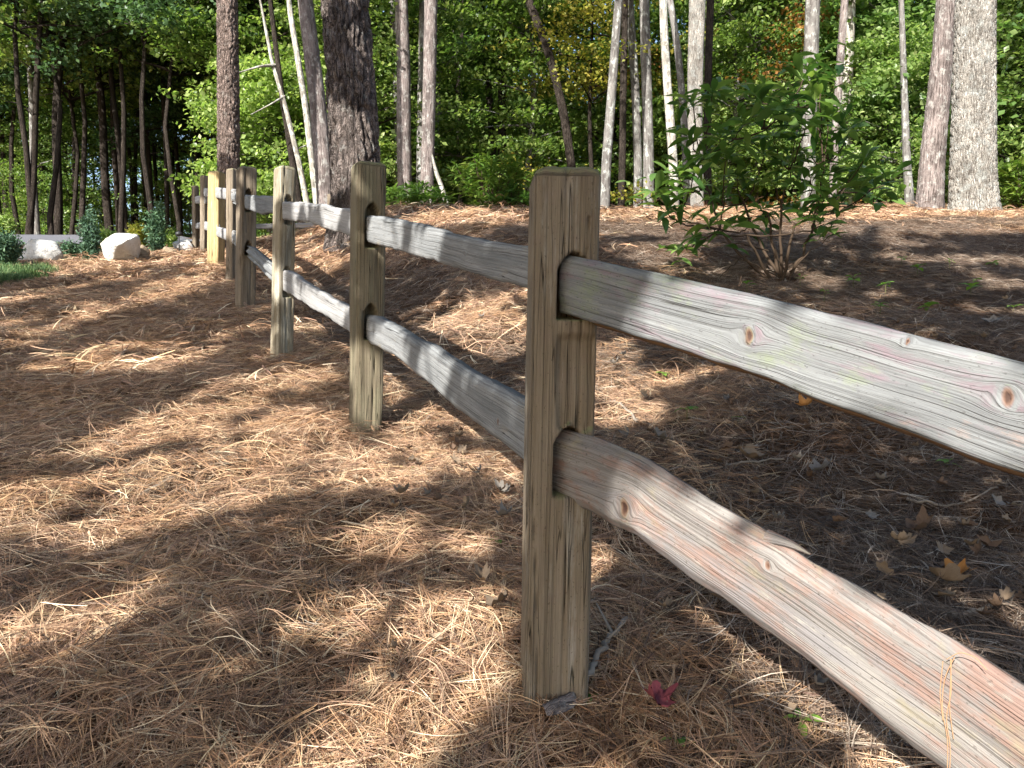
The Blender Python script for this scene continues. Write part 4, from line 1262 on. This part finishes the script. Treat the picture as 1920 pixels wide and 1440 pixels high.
def whorl_shrub(name, label, px, row, D, wpx, hpx, mat, n, leaf, seed, stem=True):
    """shrub of joined leaf whorls, for those farther away"""
    q = gxy(px, D)
    o = thing(name, label, 'shrub', q)
    r = np.random.default_rng(seed)
    Rx = wpx / 2 * D / FPX; topz = at(px, row, D).z - q.z; H = max(.3, topz)
    mb = MB(); st = MB()
    for i in range(n):
        d = r.normal(size=3); d /= np.linalg.norm(d); rad = r.random() ** .4
        p = np.array([d[0] * Rx * rad, d[1] * Rx * rad * .8, H * .52 + d[2] * H * .46 * rad])
        nl = r.integers(6, 9); a0 = r.uniform(0, 6.28)
        out = p - np.array([0, 0, H * .3]); out /= np.linalg.norm(out) + 1e-6
        for j in range(nl):
            a = a0 + j * 6.28 / nl
            V, F = blade(leaf * r.uniform(.8, 1.2), leaf * .32, 3, r.uniform(0, .4), .15)
            Mx = np.array((Euler((r.normal(0, .3), -r.uniform(-.2, .9), a)).to_matrix()))
            V = V @ Mx.T + p
            g = np.zeros((len(V), 3)); g[:, 0] = np.clip(r.normal(.5, .3), 0, 1)
            mb.add(V, F, g)
        if i % 4 == 0:
            path_tube(st, (r.normal(0, .04), r.normal(0, .04), -.05), p, .012, .004, (0, 0, -.05), r, 6, 4)
    link('foliage', mb.mesh('foliage', mat), o)
    link('stem', st.mesh('stem', TWIG), o)
    return o
whorl_shrub('rhododendron_bush', 'sunny yellow green rhododendron beyond the upper rail', 925, 285, 12.6, 170, 120, LEAF_RHOL, 150, .16, 31)
whorl_shrub('rhododendron_bush', 'low dark rhododendron beside the light grey trunk', 780, 348, 12.2, 130, 60, LEAF_RHO, 90, .15, 32)
whorl_shrub('rhododendron_bush', 'bright rhododendron at the right edge beside the big oak', 1918, 292, 11.4, 110, 110, LEAF_RHOL, 110, .17, 33)
whorl_shrub('rhododendron_bush', 'small shady rhododendron left of the nearest post top', 960, 345, 12.4, 90, 60, LEAF_RHO, 60, .15, 34)

def tuft_shrub(name, label, px, base_row, D, wpx, hpx, mat, n, seed, shape='column', leaf=.035):
    q = gxy(px, D)
    q = Vector((q.x, D, Gf(q.x, D)))
    o = thing(name, label, 'shrub', q)
    r = np.random.default_rng(seed)
    Rx = wpx / 2 * D / FPX; H = hpx * D / FPX
    nb_ = 26
    P = []
    for i in range(nb_):
        a = r.uniform(0, 6.28); top = H * r.uniform(.45, 1.0); rd = Rx * r.uniform(.1, .85)
        k = n // nb_
        t = r.random(k) ** .8
        if shape == 'column':
            rr_ = rd * (.35 + .65 * t)
        else:
            rr_ = rd * (.3 + .7 * t) * 1.1; top = H * math.sqrt(max(.1, 1 - (rd / Rx) ** 2)) * r.uniform(.8, 1.05)
        P.append(np.stack([np.cos(a) * rr_, np.sin(a) * rr_, top * t + .02], -1) + r.normal(0, .035, (k, 3)) * (1 if shape == 'column' else 1.2))
    P = np.concatenate(P); P[:, 2] = np.abs(P[:, 2])
    N = r.normal(size=P.shape); N[:, 2] += .3; N /= np.linalg.norm(N, axis=1)[:, None]
    V, F, g = leaves(P, N, leaf, .35, seed)
    link('foliage', mesh('foliage', V, F, mat, False, {'gc': ('FLOAT_VECTOR', g)}), o)
    st = MB()
    for i in range(6):
        path_tube(st, (0, 0, -.05), (r.normal(0, Rx * .3), r.normal(0, Rx * .3), H * .7), .012, .004, (0, 0, 0), r, 6, 5)
    link('stem', st.mesh('stem', TWIG), o)
    return o
tuft_shrub('columnar_shrub', 'narrow upright blue green shrub between the flat and the tall boulder', 175, 497, 10.2, 36, 98, LEAF_BLUE, 4200, 51, leaf=.05)
tuft_shrub('columnar_shrub', 'taller sparse upright shrub right of the tall boulder', 300, 478, 11.3, 44, 96, LEAF_BLUE, 3000, 52, leaf=.055)
tuft_shrub('juniper_bush', 'spreading green juniper at the left edge above the lawn', 8, 515, 9.2, 92, 58, LEAF_BLUE, 6500, 53, 'mound', .05)
tuft_shrub('juniper_bush', 'small low blue green juniper between the boulders', 135, 492, 10.6, 40, 24, LEAF_BLUE, 2200, 54, 'mound', .045)
tuft_shrub('low_shrub', 'round green shrub beyond the tall boulder', 208, 460, 12., 40, 34, LEAF_BRIGHT, 2200, 55, 'mound', .06)
tuft_shrub('low_shrub', 'yellow green shrub right behind the tall boulder', 265, 450, 12., 44, 44, LEAF_YEL, 2400, 56, 'mound', .06)
tuft_shrub('low_shrub', 'small green shrub beside the far fence posts', 325, 470, 12.4, 40, 30, LEAF_OAK, 1500, 57, 'mound', .06)
tuft_shrub('low_shrub', 'leafy sprout at the far left beyond the road', 20, 440, 16.6, 50, 46, LEAF_BRIGHT, 1800, 58, 'mound', .09)

# ================================================================== BOULDERS
def boulder(label, px, row, D, wpx, hpx, mat, seed, flat=1., name='boulder', cat='boulder', tilt=0.):
    import bmesh
    bm = bmesh.new(); bmesh.ops.create_icosphere(bm, subdivisions=4, radius=1)
    V = np.array([v.co[:] for v in bm.verts]); F = np.array([[v.index for v in f.verts] for f in bm.faces]); bm.free()
    r = np.random.default_rng(seed)
    # chop with random planes for facets
    for k in range(22):
        n = r.normal(size=3); n /= np.linalg.norm(n); d = r.uniform(.45, .82)
        s = V @ n; V = V - np.where(s > d, s - d, 0)[:, None] * n * .92
    nz = fbm(V[:, 0] * 2.5 + seed, V[:, 1] * 2.5 + V[:, 2] * 2.1, seed, 4) - .47
    nz2 = fbm(V[:, 0] * 6 + seed, V[:, 2] * 7 + V[:, 1] * 5, seed + 3, 3) - .44
    V = V * (1 + .22 * nz + .14 * nz2)[:, None]
    sx = wpx / 2 * D / FPX / .8; sz = hpx * D / FPX / 1.25
    V = V * np.array([sx, sx * .8, sz])
    V[:, 0] += V[:, 2] * tilt
    q = gxy(px, D)
    me = mesh(name, V, F, mat, False)
    o = thing(name, label, cat, (q.x, q.y, q.z + sz * .42), None, me, r.uniform(-.3, .3))
    return o
boulder('long flat white boulder beside the juniper', 86, 500, 10.0, 98, 44, STONE, 3, tilt=.3)
boulder('tall angular pale boulder between the two columnar shrubs', 236, 500, 10.1, 80, 62, STONE, 8, tilt=.25)
boulder('squat brown rock right of the tall pale boulder', 272, 490, 10.5, 34, 30, STONE_B, 5)
boulder('small pale boulder near the far fence posts', 345, 478, 11.6, 36, 22, STONE, 9)
boulder('low brown rock left of the small pale boulder', 325, 480, 11.1, 30, 16, STONE_B, 12)
boulder('small upright tan rock beside the road', 122, 462, 11.6, 18, 18, STONE_B, 14)
boulder('flat tan rock beside the road right of the upright tan rock', 146, 464, 11.5, 26, 13, STONE_B, 16)
gl = thing('garden_light', 'small black path light on a stake near the far fence posts', 'garden light', gxy(341, 11.0))
V, F, g = tube([(0, 0, -.05), (0, 0, .1), (0, 0, .3)], .008, 8); mb = MB(); mb.add(V, F, g); link('stake', mb.mesh('stake', DARKMETAL), gl)
V, F, g = tube([(0, 0, .29), (0, 0, .30), (0, 0, .34), (0, 0, .36)], [.01, .05, .045, .003], 16); mb = MB(); mb.add(V, F, g); link('lamp_head', mb.mesh('lamp_head', DARKMETAL), gl)

# ================================================================== GROUND LITTER (single leaves, sticks, seedlings)
def litmat(name, c1, c2, rough=.7):
    m = M(name, rough, .2); oc = m.n('ShaderNodeTexCoord').outputs['Object']
    m.col(m.mix(m.noise(oc, 45, 4, .6), c1, c2))
    return m.m
LM = {'tan': litmat('dry_leaf_tan', (.13, .09, .06), (.28, .21, .145)), 'brown': litmat('dry_leaf_brown', (.085, .055, .038), (.165, .105, .068)),
      'grey': litmat('dry_leaf_grey', (.11, .095, .08), (.24, .215, .19)), 'red': litmat('dry_leaf_red', (.15, .03, .038), (.24, .065, .075)),
      'orange': litmat('dry_leaf_orange', (.30, .12, .035), (.42, .22, .07))}
def lobed(kind, seed, lobes=7, depth=.35, curl=.25, asp=.62):
    r = np.random.default_rng(seed); n = 28
    V = [(0, 0, 0)]
    for ring in (.45, .8, 1.):
        for i in range(n):
            a = 2 * math.pi * i / n
            rad = 1 - depth * (.5 + .5 * math.cos(a * lobes)) if ring == 1. else (1 - depth * .5 * (.5 + .5 * math.cos(a * lobes)))
            rad *= ring * .5 * (1 + .09 * r.normal())
            x = math.cos(a) * rad; y = math.sin(a) * rad * asp * (1.2 if kind == 'maple' else 1)
            z = curl * (y * y * 3 + x * x * .8) + .03 * math.sin(a * 3 + seed) * ring + .03 * r.normal() * ring + .05 * math.sin(a * 2 + 2 * seed) * ring
            V.append((x, y, z))
    F = []
    for i in range(n):
        j = (i + 1) % n
        F.append((0, 1 + i, 1 + j, 1 + j))
        for q in range(2):
            F.append((1 + q * n + i, 1 + (q + 1) * n + i, 1 + (q + 1) * n + j, 1 + q * n + j))
    # stalk
    b = len(V); V += [(.48, -.008, 0), (.48, .008, 0), (.72, .006, .05), (.72, -.006, .05)]; F.append((b, b + 1, b + 2, b + 3))
    return V, [f if len(set(f)) == 4 else f[:3] for f in F]
LFM = {}
for key in LM:
    LFM[key] = []
    for k in range(3):
        V, F = lobed('maple' if key == 'red' else 'oak', k + len(key), [7, 6, 5][k] if key != 'red' else 5, .27 if key != 'red' else .5, [.6, 1.1, 1.6][k], .62 if key != 'red' else .85)
        LFM[key].append(mesh('fallen_leaf', V, F, LM[key]))
def fallen(px, row, key, size, label, group=None, k=None):
    q = ground(px, row)
    o = thing('fallen_leaf', label, 'leaf', q + Vector((0, 0, .045)), group, LFM[key][rr.randrange(3) if k is None else k], rr.uniform(0, 6.28))
    o.rotation_euler = (rr.gauss(.2, .3), rr.gauss(0, .3), rr.uniform(0, 6.28))
    o.scale = (size,) * 3
    return o
fallen(1232, 1368, 'red', .075, 'crimson maple leaf on the straw below the lower rail', k=0)
fallen(1508, 787, 'orange', .075, 'curled orange brown leaf under the middle of the upper near rail', k=2)
fallen(1540, 912, 'grey', .085, 'pale grey leaf between the two near rails', k=1)
fallen(1775, 1135, 'tan', .11, 'large tan oak leaf on the dark litter at the right', k=1)
fallen(1790, 1122, 'orange', .07, 'small amber leaf lying on the large tan oak leaf', k=2)
fallen(1725, 1025, 'brown', .10, 'curled brown leaf at the right between the rails', k=2)
fallen(1860, 618, 'grey', .11, 'flat grey leaf in the shade above the upper near rail', k=0)
fallen(905, 1130, 'tan', .07, 'small pale tan leaf left of the nearest post', k=2)
fallen(935, 1175, 'tan', .09, 'light leaf fragment against the left of the nearest post', k=0)
fallen(1240, 845, 'grey', .08, 'grey green leaf just right of the nearest post between the rails', k=1)
fallen(1405, 885, 'tan', .12, 'broken tan leaf in the gap between the near rails', k=1)
fallen(1700, 1050, 'tan', .06, 'little tan leaf beside the curled brown leaf', k=0)
gcount = {'tan': 60, 'brown': 80, 'grey': 30, 'orange': 3}
for key, n_ in gcount.items():
    for i in range(n_):
        px = rr.uniform(1130, 1915); row = rr.uniform(560, 1430)
        while px < 1420 and row > 1180:
            px = rr.uniform(1130, 1915); row = rr.uniform(560, 1430)
        if rr.random() < .25:
            px = rr.uniform(730, 1000); row = rr.uniform(600, 1000)
        fallen(px, row, key, rr.uniform(.03, .06), 'dry %s fallen leaf on the litter beyond the fence' % key, 'dry %s leaves beyond the fence' % key)
for i in range(14):
    fallen(rr.uniform(20, 900), rr.uniform(900, 1420), 'tan', rr.uniform(.025, .04), 'small scrap of pale leaf on the pine straw left of the fence', 'leaf scraps left of the fence')

def stick(pts, r0, label, mat=TWIG_G, name='stick', cat='stick', forks=()):
    P = [ground(px, py) + Vector((0, 0, dz)) for px, py, dz in pts]
    o = thing(name, label, cat, P[0]); loc = np.array(P[0])
    mb = MB(); Q = smooth_path(P, 18); Q[1:-1] += np.random.default_rng(int(pts[0][0])).normal(0, .003, (16, 3))
    mb.add(*tube(Q - loc, np.linspace(r0, r0 * .5, 18), 8))
    for (a, b) in forks:
        mb.add(*tube(smooth_path([Q[a], Q[a] + np.array(b)], 5) - loc, np.linspace(r0 * .5, r0 * .2, 5), 6))
    o.data = None
    link('twig', mb.mesh('twig', mat), o)
stick([(1092, 1322, .03), (1130, 1258, .035), (1175, 1190, .03)], .008, 'mottled grey stick leaning by the foot of the nearest post', forks=[(9, (.05, .02, .04)), (12, (-.03, .06, .05))])
stick([(1780, 1168, .02), (1850, 1160, .02), (1920, 1150, .03)], .007, 'bare twig on the litter at the right edge', forks=[(6, (.08, .05, .01))])
stick([(1700, 955, .02), (1780, 965, .02), (1870, 930, .02)], .005, 'thin grey twig lying between the near rails at right')
stick([(1360, 885, .02), (1420, 880, .02), (1470, 872, .02)], .005, 'short pale twig under the upper near rail')
stick([(1630, 1395, .02), (1660, 1440, .02)], .012, 'splintered grey wood chip under the lower rail')
stick([(560, 900, .02), (640, 905, .02), (700, 898, .02)], .003, 'thin dark twig on the straw left of the second post', TWIG)
stick([(1195, 800, .02), (1160, 770, .03), (1130, 765, .02)], .006, 'pale twig in the patch of sun behind the nearest post')
def bark_chip(px, row, label):
    q = ground(px, row); V = []; n = 12
    for i in range(n):
        for j in range(7):
            t = i / (n - 1); s = j / 6 - .5
            w__ = .024 * (math.sin(math.pi * min(.97, t * .9 + .06)) ** .5)
            V.append((t * .085 - .04, s * w__ * 2, .016 * (1 - (2 * s) ** 2) + .003 * vn(i * 1.3, j * 1.7, 4)))
    me = mesh('bark_piece', V, grid_faces(n, 7), BARK_PINK, False, {'gc': ('FLOAT_VECTOR', V)})
    o = thing('bark_piece', label, 'bark', q + Vector((0, 0, .03)), None, me, .75)
bark_chip(1045, 1362, 'curved reddish piece of pine bark just below the nearest post')

SEEDM = leafmat('foliage_seedling', (.10, .20, .03), (.15, .28, .045), (.24, .36, .08), .5, .4)
def sl_mesh(L, W_, k):
    V, F = blade(L, W_, 5, .25, .12); g = np.zeros((len(V), 3)); g[:, 0] = .5 + .2 * k
    return mesh('leaf', V, F, SEEDM, True, {'gc': ('FLOAT_VECTOR', g)})
SLM = [sl_mesh(1, .5, 0), sl_mesh(1, .38, 1), sl_mesh(1, .6, -1)]
mb = MB(); mb.add(*tube([(0, 0, -.02), (.002, 0, .4), (0, 0, 1)], [.02, .016, .012], 6)); STEMM = mb.mesh('stem', litmat('seedling_stem', (.10, .14, .04), (.16, .12, .06)))
def seedling(px, row, h, lf, n, label, group=None):
    q = ground(px, row)
    o = thing('seedling', label, 'plant', q, group, rz=rr.uniform(0, 6.28))
    s_ = link('stem', STEMM, o); s_.scale = (.12, .12, h)
    for i in range(n):
        l = link('leaf', SLM[rr.randrange(3)], o)
        l.location = (0, 0, h * (1 - .25 * rr.random())); L_ = lf * rr.uniform(.7, 1.1); l.scale = (L_, L_, L_)
        l.rotation_euler = (rr.gauss(0, .2), -rr.uniform(-.1, .6), i * 6.28 / n + rr.gauss(0, .2))
seedling(1288, 795, .07, .055, 6, 'bright green lobed seedling in the gap right of the nearest post')
seedling(1242, 716, .03, .045, 6, 'small bright seedling behind the upper near rail just right of the post')
seedling(1384, 800, .03, .03, 4, 'tiny seedling right of the lobed seedling')
seedling(765, 896, .03, .035, 3, 'single green sprout left of the second panel on the straw')
seedling(762, 922, .01, .035, 4, 'flat green weed just below the single sprout')
seedling(930, 1035, .02, .04, 4, 'green weed left of the nearest post')
seedling(1775, 885, .03, .05, 5, 'leafy weed below the upper rail near the right edge')
seedling(1105, 1330, .015, .03, 4, 'little green weed at the right foot of the nearest post')
seedling(1500, 1400, .03, .04, 5, 'green sprout beneath the lower near rail')
seedling(1265, 1405, .01, .035, 4, 'green weed beside the crimson leaf')
for (px, row) in [(1545, 575), (1600, 545), (1660, 560), (1720, 520), (1780, 510), (1820, 560), (1830, 540), (1860, 505), (1740, 590), (1650, 600), (1690, 500), (1900, 590), (1400, 560), (1500, 545), (830, 690), (1350, 620), (1290, 560)]:
    seedling(px, row, rr.uniform(.03, .10), rr.uniform(.04, .07), rr.randint(4, 7), 'small green weed on the shaded ground beyond the near panel', 'weeds on the shaded ground')

# ================================================================== ADDED UNSEEN TREES BEHIND THE CAMERA (leaves placed to cast the planned shade)
#LITMAP
LIT = []
def in_poly(x, y, poly):
    ins = np.zeros(x.shape, bool); n = len(poly)
    for i in range(n):
        x1, y1 = poly[i]; x2, y2 = poly[(i + 1) % n]
        c_ = ((y1 > y) != (y2 > y)) & (x < (x2 - x1) * (y - y1) / (y2 - y1 + 1e-12) + x1)
        ins ^= c_
    return ins
BASEA, BASEB = .032, .203
def canopy_target(p):
    """where the sun ray through p meets the base slope"""
    te = math.tan(SUN_EL)
    s = (p[2] - BASEA - BASEB * p[1]) / (te + BASEB * TRAV.y)
    return (p[0] + TRAV.x * s, p[1] + TRAV.y * s)
def lit_ground(px_poly):
    return [canopy_target(ground(px, py)) for px, py in px_poly]
def lit_fence(px_poly, A_, B_):
    out = []
    ab = (Vector(B_[:2]) - Vector(A_[:2])).normalized()
    for px, py in px_poly:
        s, z = plane_hit(px, py, A_, B_)
        out.append(canopy_target((A_[0] + ab.x * s, A_[1] + ab.y * s, z)))
    return out
def lit_at(px_poly, D):
    return [canopy_target(at(px, py, D)) for px, py in px_poly]
GP = [
    [(165, 690), (200, 655), (300, 643), (400, 650), (410, 690), (330, 705), (250, 705)],
    [(350, 760), (420, 705), (520, 700), (645, 685), (650, 728), (500, 745), (475, 790), (320, 850), (170, 880), (60, 880), (200, 830)],
    [(0, 1010), (0, 930), (200, 890), (420, 830), (560, 780), (645, 760), (650, 830), (720, 850), (870, 915), (760, 930), (600, 955), (420, 990), (200, 1050)],
    [(600, 1010), (800, 985), (960, 1010), (975, 1060), (800, 1060), (640, 1060)],
    [(330, 1180), (480, 1140), (640, 1110), (975, 1110), (975, 1270), (860, 1290), (700, 1240), (450, 1240)],
    [(0, 1150), (60, 1155), (70, 1225), (0, 1235)],
    [(480, 1440), (560, 1385), (700, 1345), (980, 1335), (1060, 1380), (1100, 1440), (900, 1600), (500, 1600)],
    [(740, 600), (780, 570), (870, 555), (985, 560), (985, 700), (930, 685), (830, 630)],
    [(725, 690), (790, 770), (980, 930), (960, 950), (860, 905), (720, 860)],
    [(1110, 790), (1180, 745), (1290, 755), (1260, 800), (1130, 815)],
    [(1105, 1240), (1105, 1080), (1190, 1050), (1250, 1120), (1180, 1210)],
    [(1470, 1325), (1520, 1335), (1600, 1400), (1540, 1410)],
    [(1860, 1160), (1940, 1110), (1940, 1215)],
    [(0, 640), (130, 600), (250, 560), (380, 500), (480, 500), (400, 535), (250, 590), (100, 645), (0, 670)],
    [(0, 500), (120, 490), (330, 455), (400, 470), (380, 495), (200, 515), (50, 530), (0, 530)],
    [(1080, 405), (1300, 395), (1600, 392), (1940, 390), (1940, 440), (1700, 445), (1400, 440), (1100, 450)],
    [(1150, 455), (1330, 470), (1330, 520), (1160, 500)],
    [(1560, 480), (1940, 480), (1940, 505), (1600, 500)],
    [(730, 405), (985, 405), (985, 430), (760, 435)],
    [(500, 480), (640, 440), (640, 500), (540, 520)],
]
GRAIL = [
    ([(1235, 490), (1960, 680), (1960, 905), (1160, 660), (1190, 600)], (P1[3], P1y + .02), R0),
    ([(1190, 860), (1960, 1310), (1960, 1620), (1700, 1450), (1250, 1060), (1180, 1010), (1140, 960)], (P1[3], P1y + .02), R0),
    ([(700, 398), (760, 404), (745, 480), (690, 465)], A2, B2),
    ([(790, 410), (840, 430), (800, 500), (760, 490)], A2, B2),
    ([(712, 590), (770, 625), (760, 700), (700, 650)], A2, B2),
    ([(790, 640), (850, 670), (830, 750), (780, 720)], A2, B2),
    ([(530, 370), (640, 380), (630, 440), (524, 415)], A3, B3),
    ([(520, 500), (650, 570), (640, 620), (515, 550)], A3, B3),
    ([(400, 340), (440, 345), (436, 460), (385, 445)], C[5], C[4]),
]
GPOST = [
    ([(507, 312), (522, 312), (520, 680), (500, 680)], P3[1]),
    ([(386, 318), (412, 318), (410, 505), (384, 505)], P6[1]),
    ([(983, 600), (1050, 620), (1040, 900), (980, 900)], P1[1] - .03),
]
BD = ground(1468, 532, 3.5, 7).y
GTREE = [
    ([(1480, 120), (1700, 240), (1700, 380), (1520, 300)], BD),
    ([(1180, 330), (1330, 330), (1330, 480), (1200, 430)], BD),
    ([(850, 280), (1010, 280), (1010, 410), (850, 410)], 12.6),
    ([(1850, 280), (1980, 280), (1980, 410), (1850, 410)], 11.4),
    ([(1700, -400), (1900, -400), (1900, 410), (1690, 410)], 10.8),
    ([(405, -300), (450, -300), (452, 250), (405, 250)], 11.5),
    ([(605, -200), (700, -200), (700, 60), (605, 0)], 9.),
    ([(625, 200), (700, 240), (720, 330), (720, 400), (640, 400)], 9.),
]
NG = len(GP)
DARK = [lit_ground(p) for p in [
    [(-40, 1250), (300, 1255), (480, 1265), (660, 1310), (560, 1360), (470, 1440), (200, 1600), (-100, 1600)],
    [(-40, 1060), (350, 1000), (640, 950), (975, 915), (970, 985), (600, 1010), (300, 1100), (-40, 1150)],
    [(-40, 700), (160, 705), (330, 725), (500, 660), (640, 620), (640, 675), (400, 700), (330, 765), (180, 830), (-40, 890)],
    [(-40, 680), (100, 655), (250, 610), (430, 560), (500, 560), (500, 620), (300, 640), (165, 660), (-40, 700)],
    [(1120, 800), (1400, 700), (1900, 900), (1900, 1440), (1640, 1330), (1300, 1000)]]]
LIT = [lit_ground(p) for p in GP] + [lit_fence(*p) for p in GRAIL] + [lit_at(*p) for p in GPOST] + [lit_at(*p) for p in GTREE]

r = np.random.default_rng(77)
SETS = []
for (cell, ya, yb, nl, lsz, jit) in ((.055, .2, 4.4, 6, .075, .018), (.115, 4.4, 12.8, 7, .15, .045)):
    cx_, cy_ = np.meshgrid(np.arange(-11, 13, cell), np.arange(ya, yb, cell))
    cx_ = (cx_ + r.uniform(-cell * .4, cell * .4, cx_.shape)).ravel(); cy_ = (cy_ + r.uniform(-cell * .4, cell * .4, cy_.shape)).ravel()
    vis = np.abs(cx_ - .8) < cy_ * .74 + 2.2
    cx_ = cx_[vis]; cy_ = cy_[vis]
    lit = np.zeros(cx_.shape, bool)
    jx = cx_ + .10 * (vn(cx_ * 4, cy_ * 4, 1) - .5); jy = cy_ + .10 * (vn(cx_ * 4, cy_ * 4, 2) - .5)
    for p in LIT[:NG]:
        lit |= in_poly(jx, jy, p)
    for p in LIT[NG:]:
        m_ = .035
        for ox, oy in ((0, 0), (m_, 0), (-m_, 0), (0, m_), (0, -m_)):
            lit |= in_poly(cx_ + ox, cy_ + oy, p)
    right_ = cx_ > fence_x(cy_) + .1
    dark_ = np.zeros(cx_.shape, bool)
    for p in DARK:
        dark_ |= in_poly(jx, jy, p)
    fl = fbm(cx_ * 1.7, cy_ * 1.7, 50, 3)             # random gaps left among the shade-casting leaves
    fl2 = vn(cx_ * 6, cy_ * 6, 53)
    th_ = np.where(right_, np.where(cy_ < 3.6, .575, .515), .51)
    lit |= (fl + .07 * (fl2 - .5) > th_) & ~dark_ & ~(right_ & (cy_ < 2.2)) & ~((np.abs(cx_ - fence_x(cy_) - .35) < .35) & (cy_ < 3.2))
    stray = lit & (r.random(lit.shape) < .03) & ~right_
    keep = (~lit) | stray
    cx_ = cx_[keep]; cy_ = cy_[keep]
    H = 2.5 + 1.1 * fbm(cx_ * .35, cy_ * .35, 61, 2) + .14 * cy_
    zt_ = BASEA + BASEB * cy_ + H
    s_ = H / math.tan(SUN_EL)
    px_ = cx_ - TRAV.x * s_; py_ = cy_ - TRAV.y * s_
    P = np.repeat(np.stack([px_, py_, zt_], -1), nl, 0) + r.normal(0, jit, (len(px_) * nl, 3))  # leaf clusters set on the sun rays of cells meant to be shaded
    N = r.normal(size=P.shape) * .5 + np.array(SUN_TO)[None]; N /= np.linalg.norm(N, axis=1)[:, None]
    SETS.append((P, N, np.full(len(P), lsz)))
P = np.concatenate([q[0] for q in SETS]); N = np.concatenate([q[1] for q in SETS]); SZ = np.concatenate([q[2] for q in SETS])
own = P[:, :2]
trunks = [(-7.2, 1.6), (-6.4, -4.8), (-3.14, -4.2), (1.6, -2.6), (-.2, -7.2), (7.6, 2.2)]
TK = np.array(trunks)
wh = np.argmin(((own[:, None] - TK[None]) ** 2).sum(-1), 1)
tl = ['unseen tree added behind the camera at the left to cast shade', 'unseen tree added farther left behind the camera to cast shade', 'unseen tree added close behind the camera to shade the nearest post',
      'unseen tree added close behind the camera at the right to cast shade', 'unseen tree added far behind the camera to cast shade', 'unseen tree added at the right outside the view to cast shade']
for k, (tx, ty) in enumerate(trunks):
    sel = wh == k
    g0 = Gf(tx, ty)
    o = thing('tree', tl[k], 'tree', (tx, ty, g0)); loc = np.array([tx, ty, g0])  # unseen tree added for its shade, crown shaped by the lit map
    if sel.sum() > 10:
        V, F, g = leaves(P[sel] - loc, N[sel], SZ[sel], .72, k)
        link('crown', mesh('crown', V, F, LEAF_SHADE, False, {'gc': ('FLOAT_VECTOR', g)}), o)
    mb = MB(); z = np.linspace(-.3, 11, 24)
    mb.add(*tube(np.stack([.1 * np.sin(z * .7 + k), .1 * np.cos(z * .6), z], -1), .15 * (1 - .5 * np.clip(z, 0, 11) / 11), 14))
    link('trunk', mb.mesh('trunk', BARK_PINE), o)
    if sel.sum() > 10:
        lb = MB(); ps = P[sel][r.integers(0, sel.sum(), 14)] - loc
        for e in ps:
            path_tube(lb, (0, 0, max(1.5, e[2] - 1.2)), e, .018, .005, (0, 0, .2), r, 8, 6)
        link('branch', lb.mesh('branch', BARK_DARK), o)
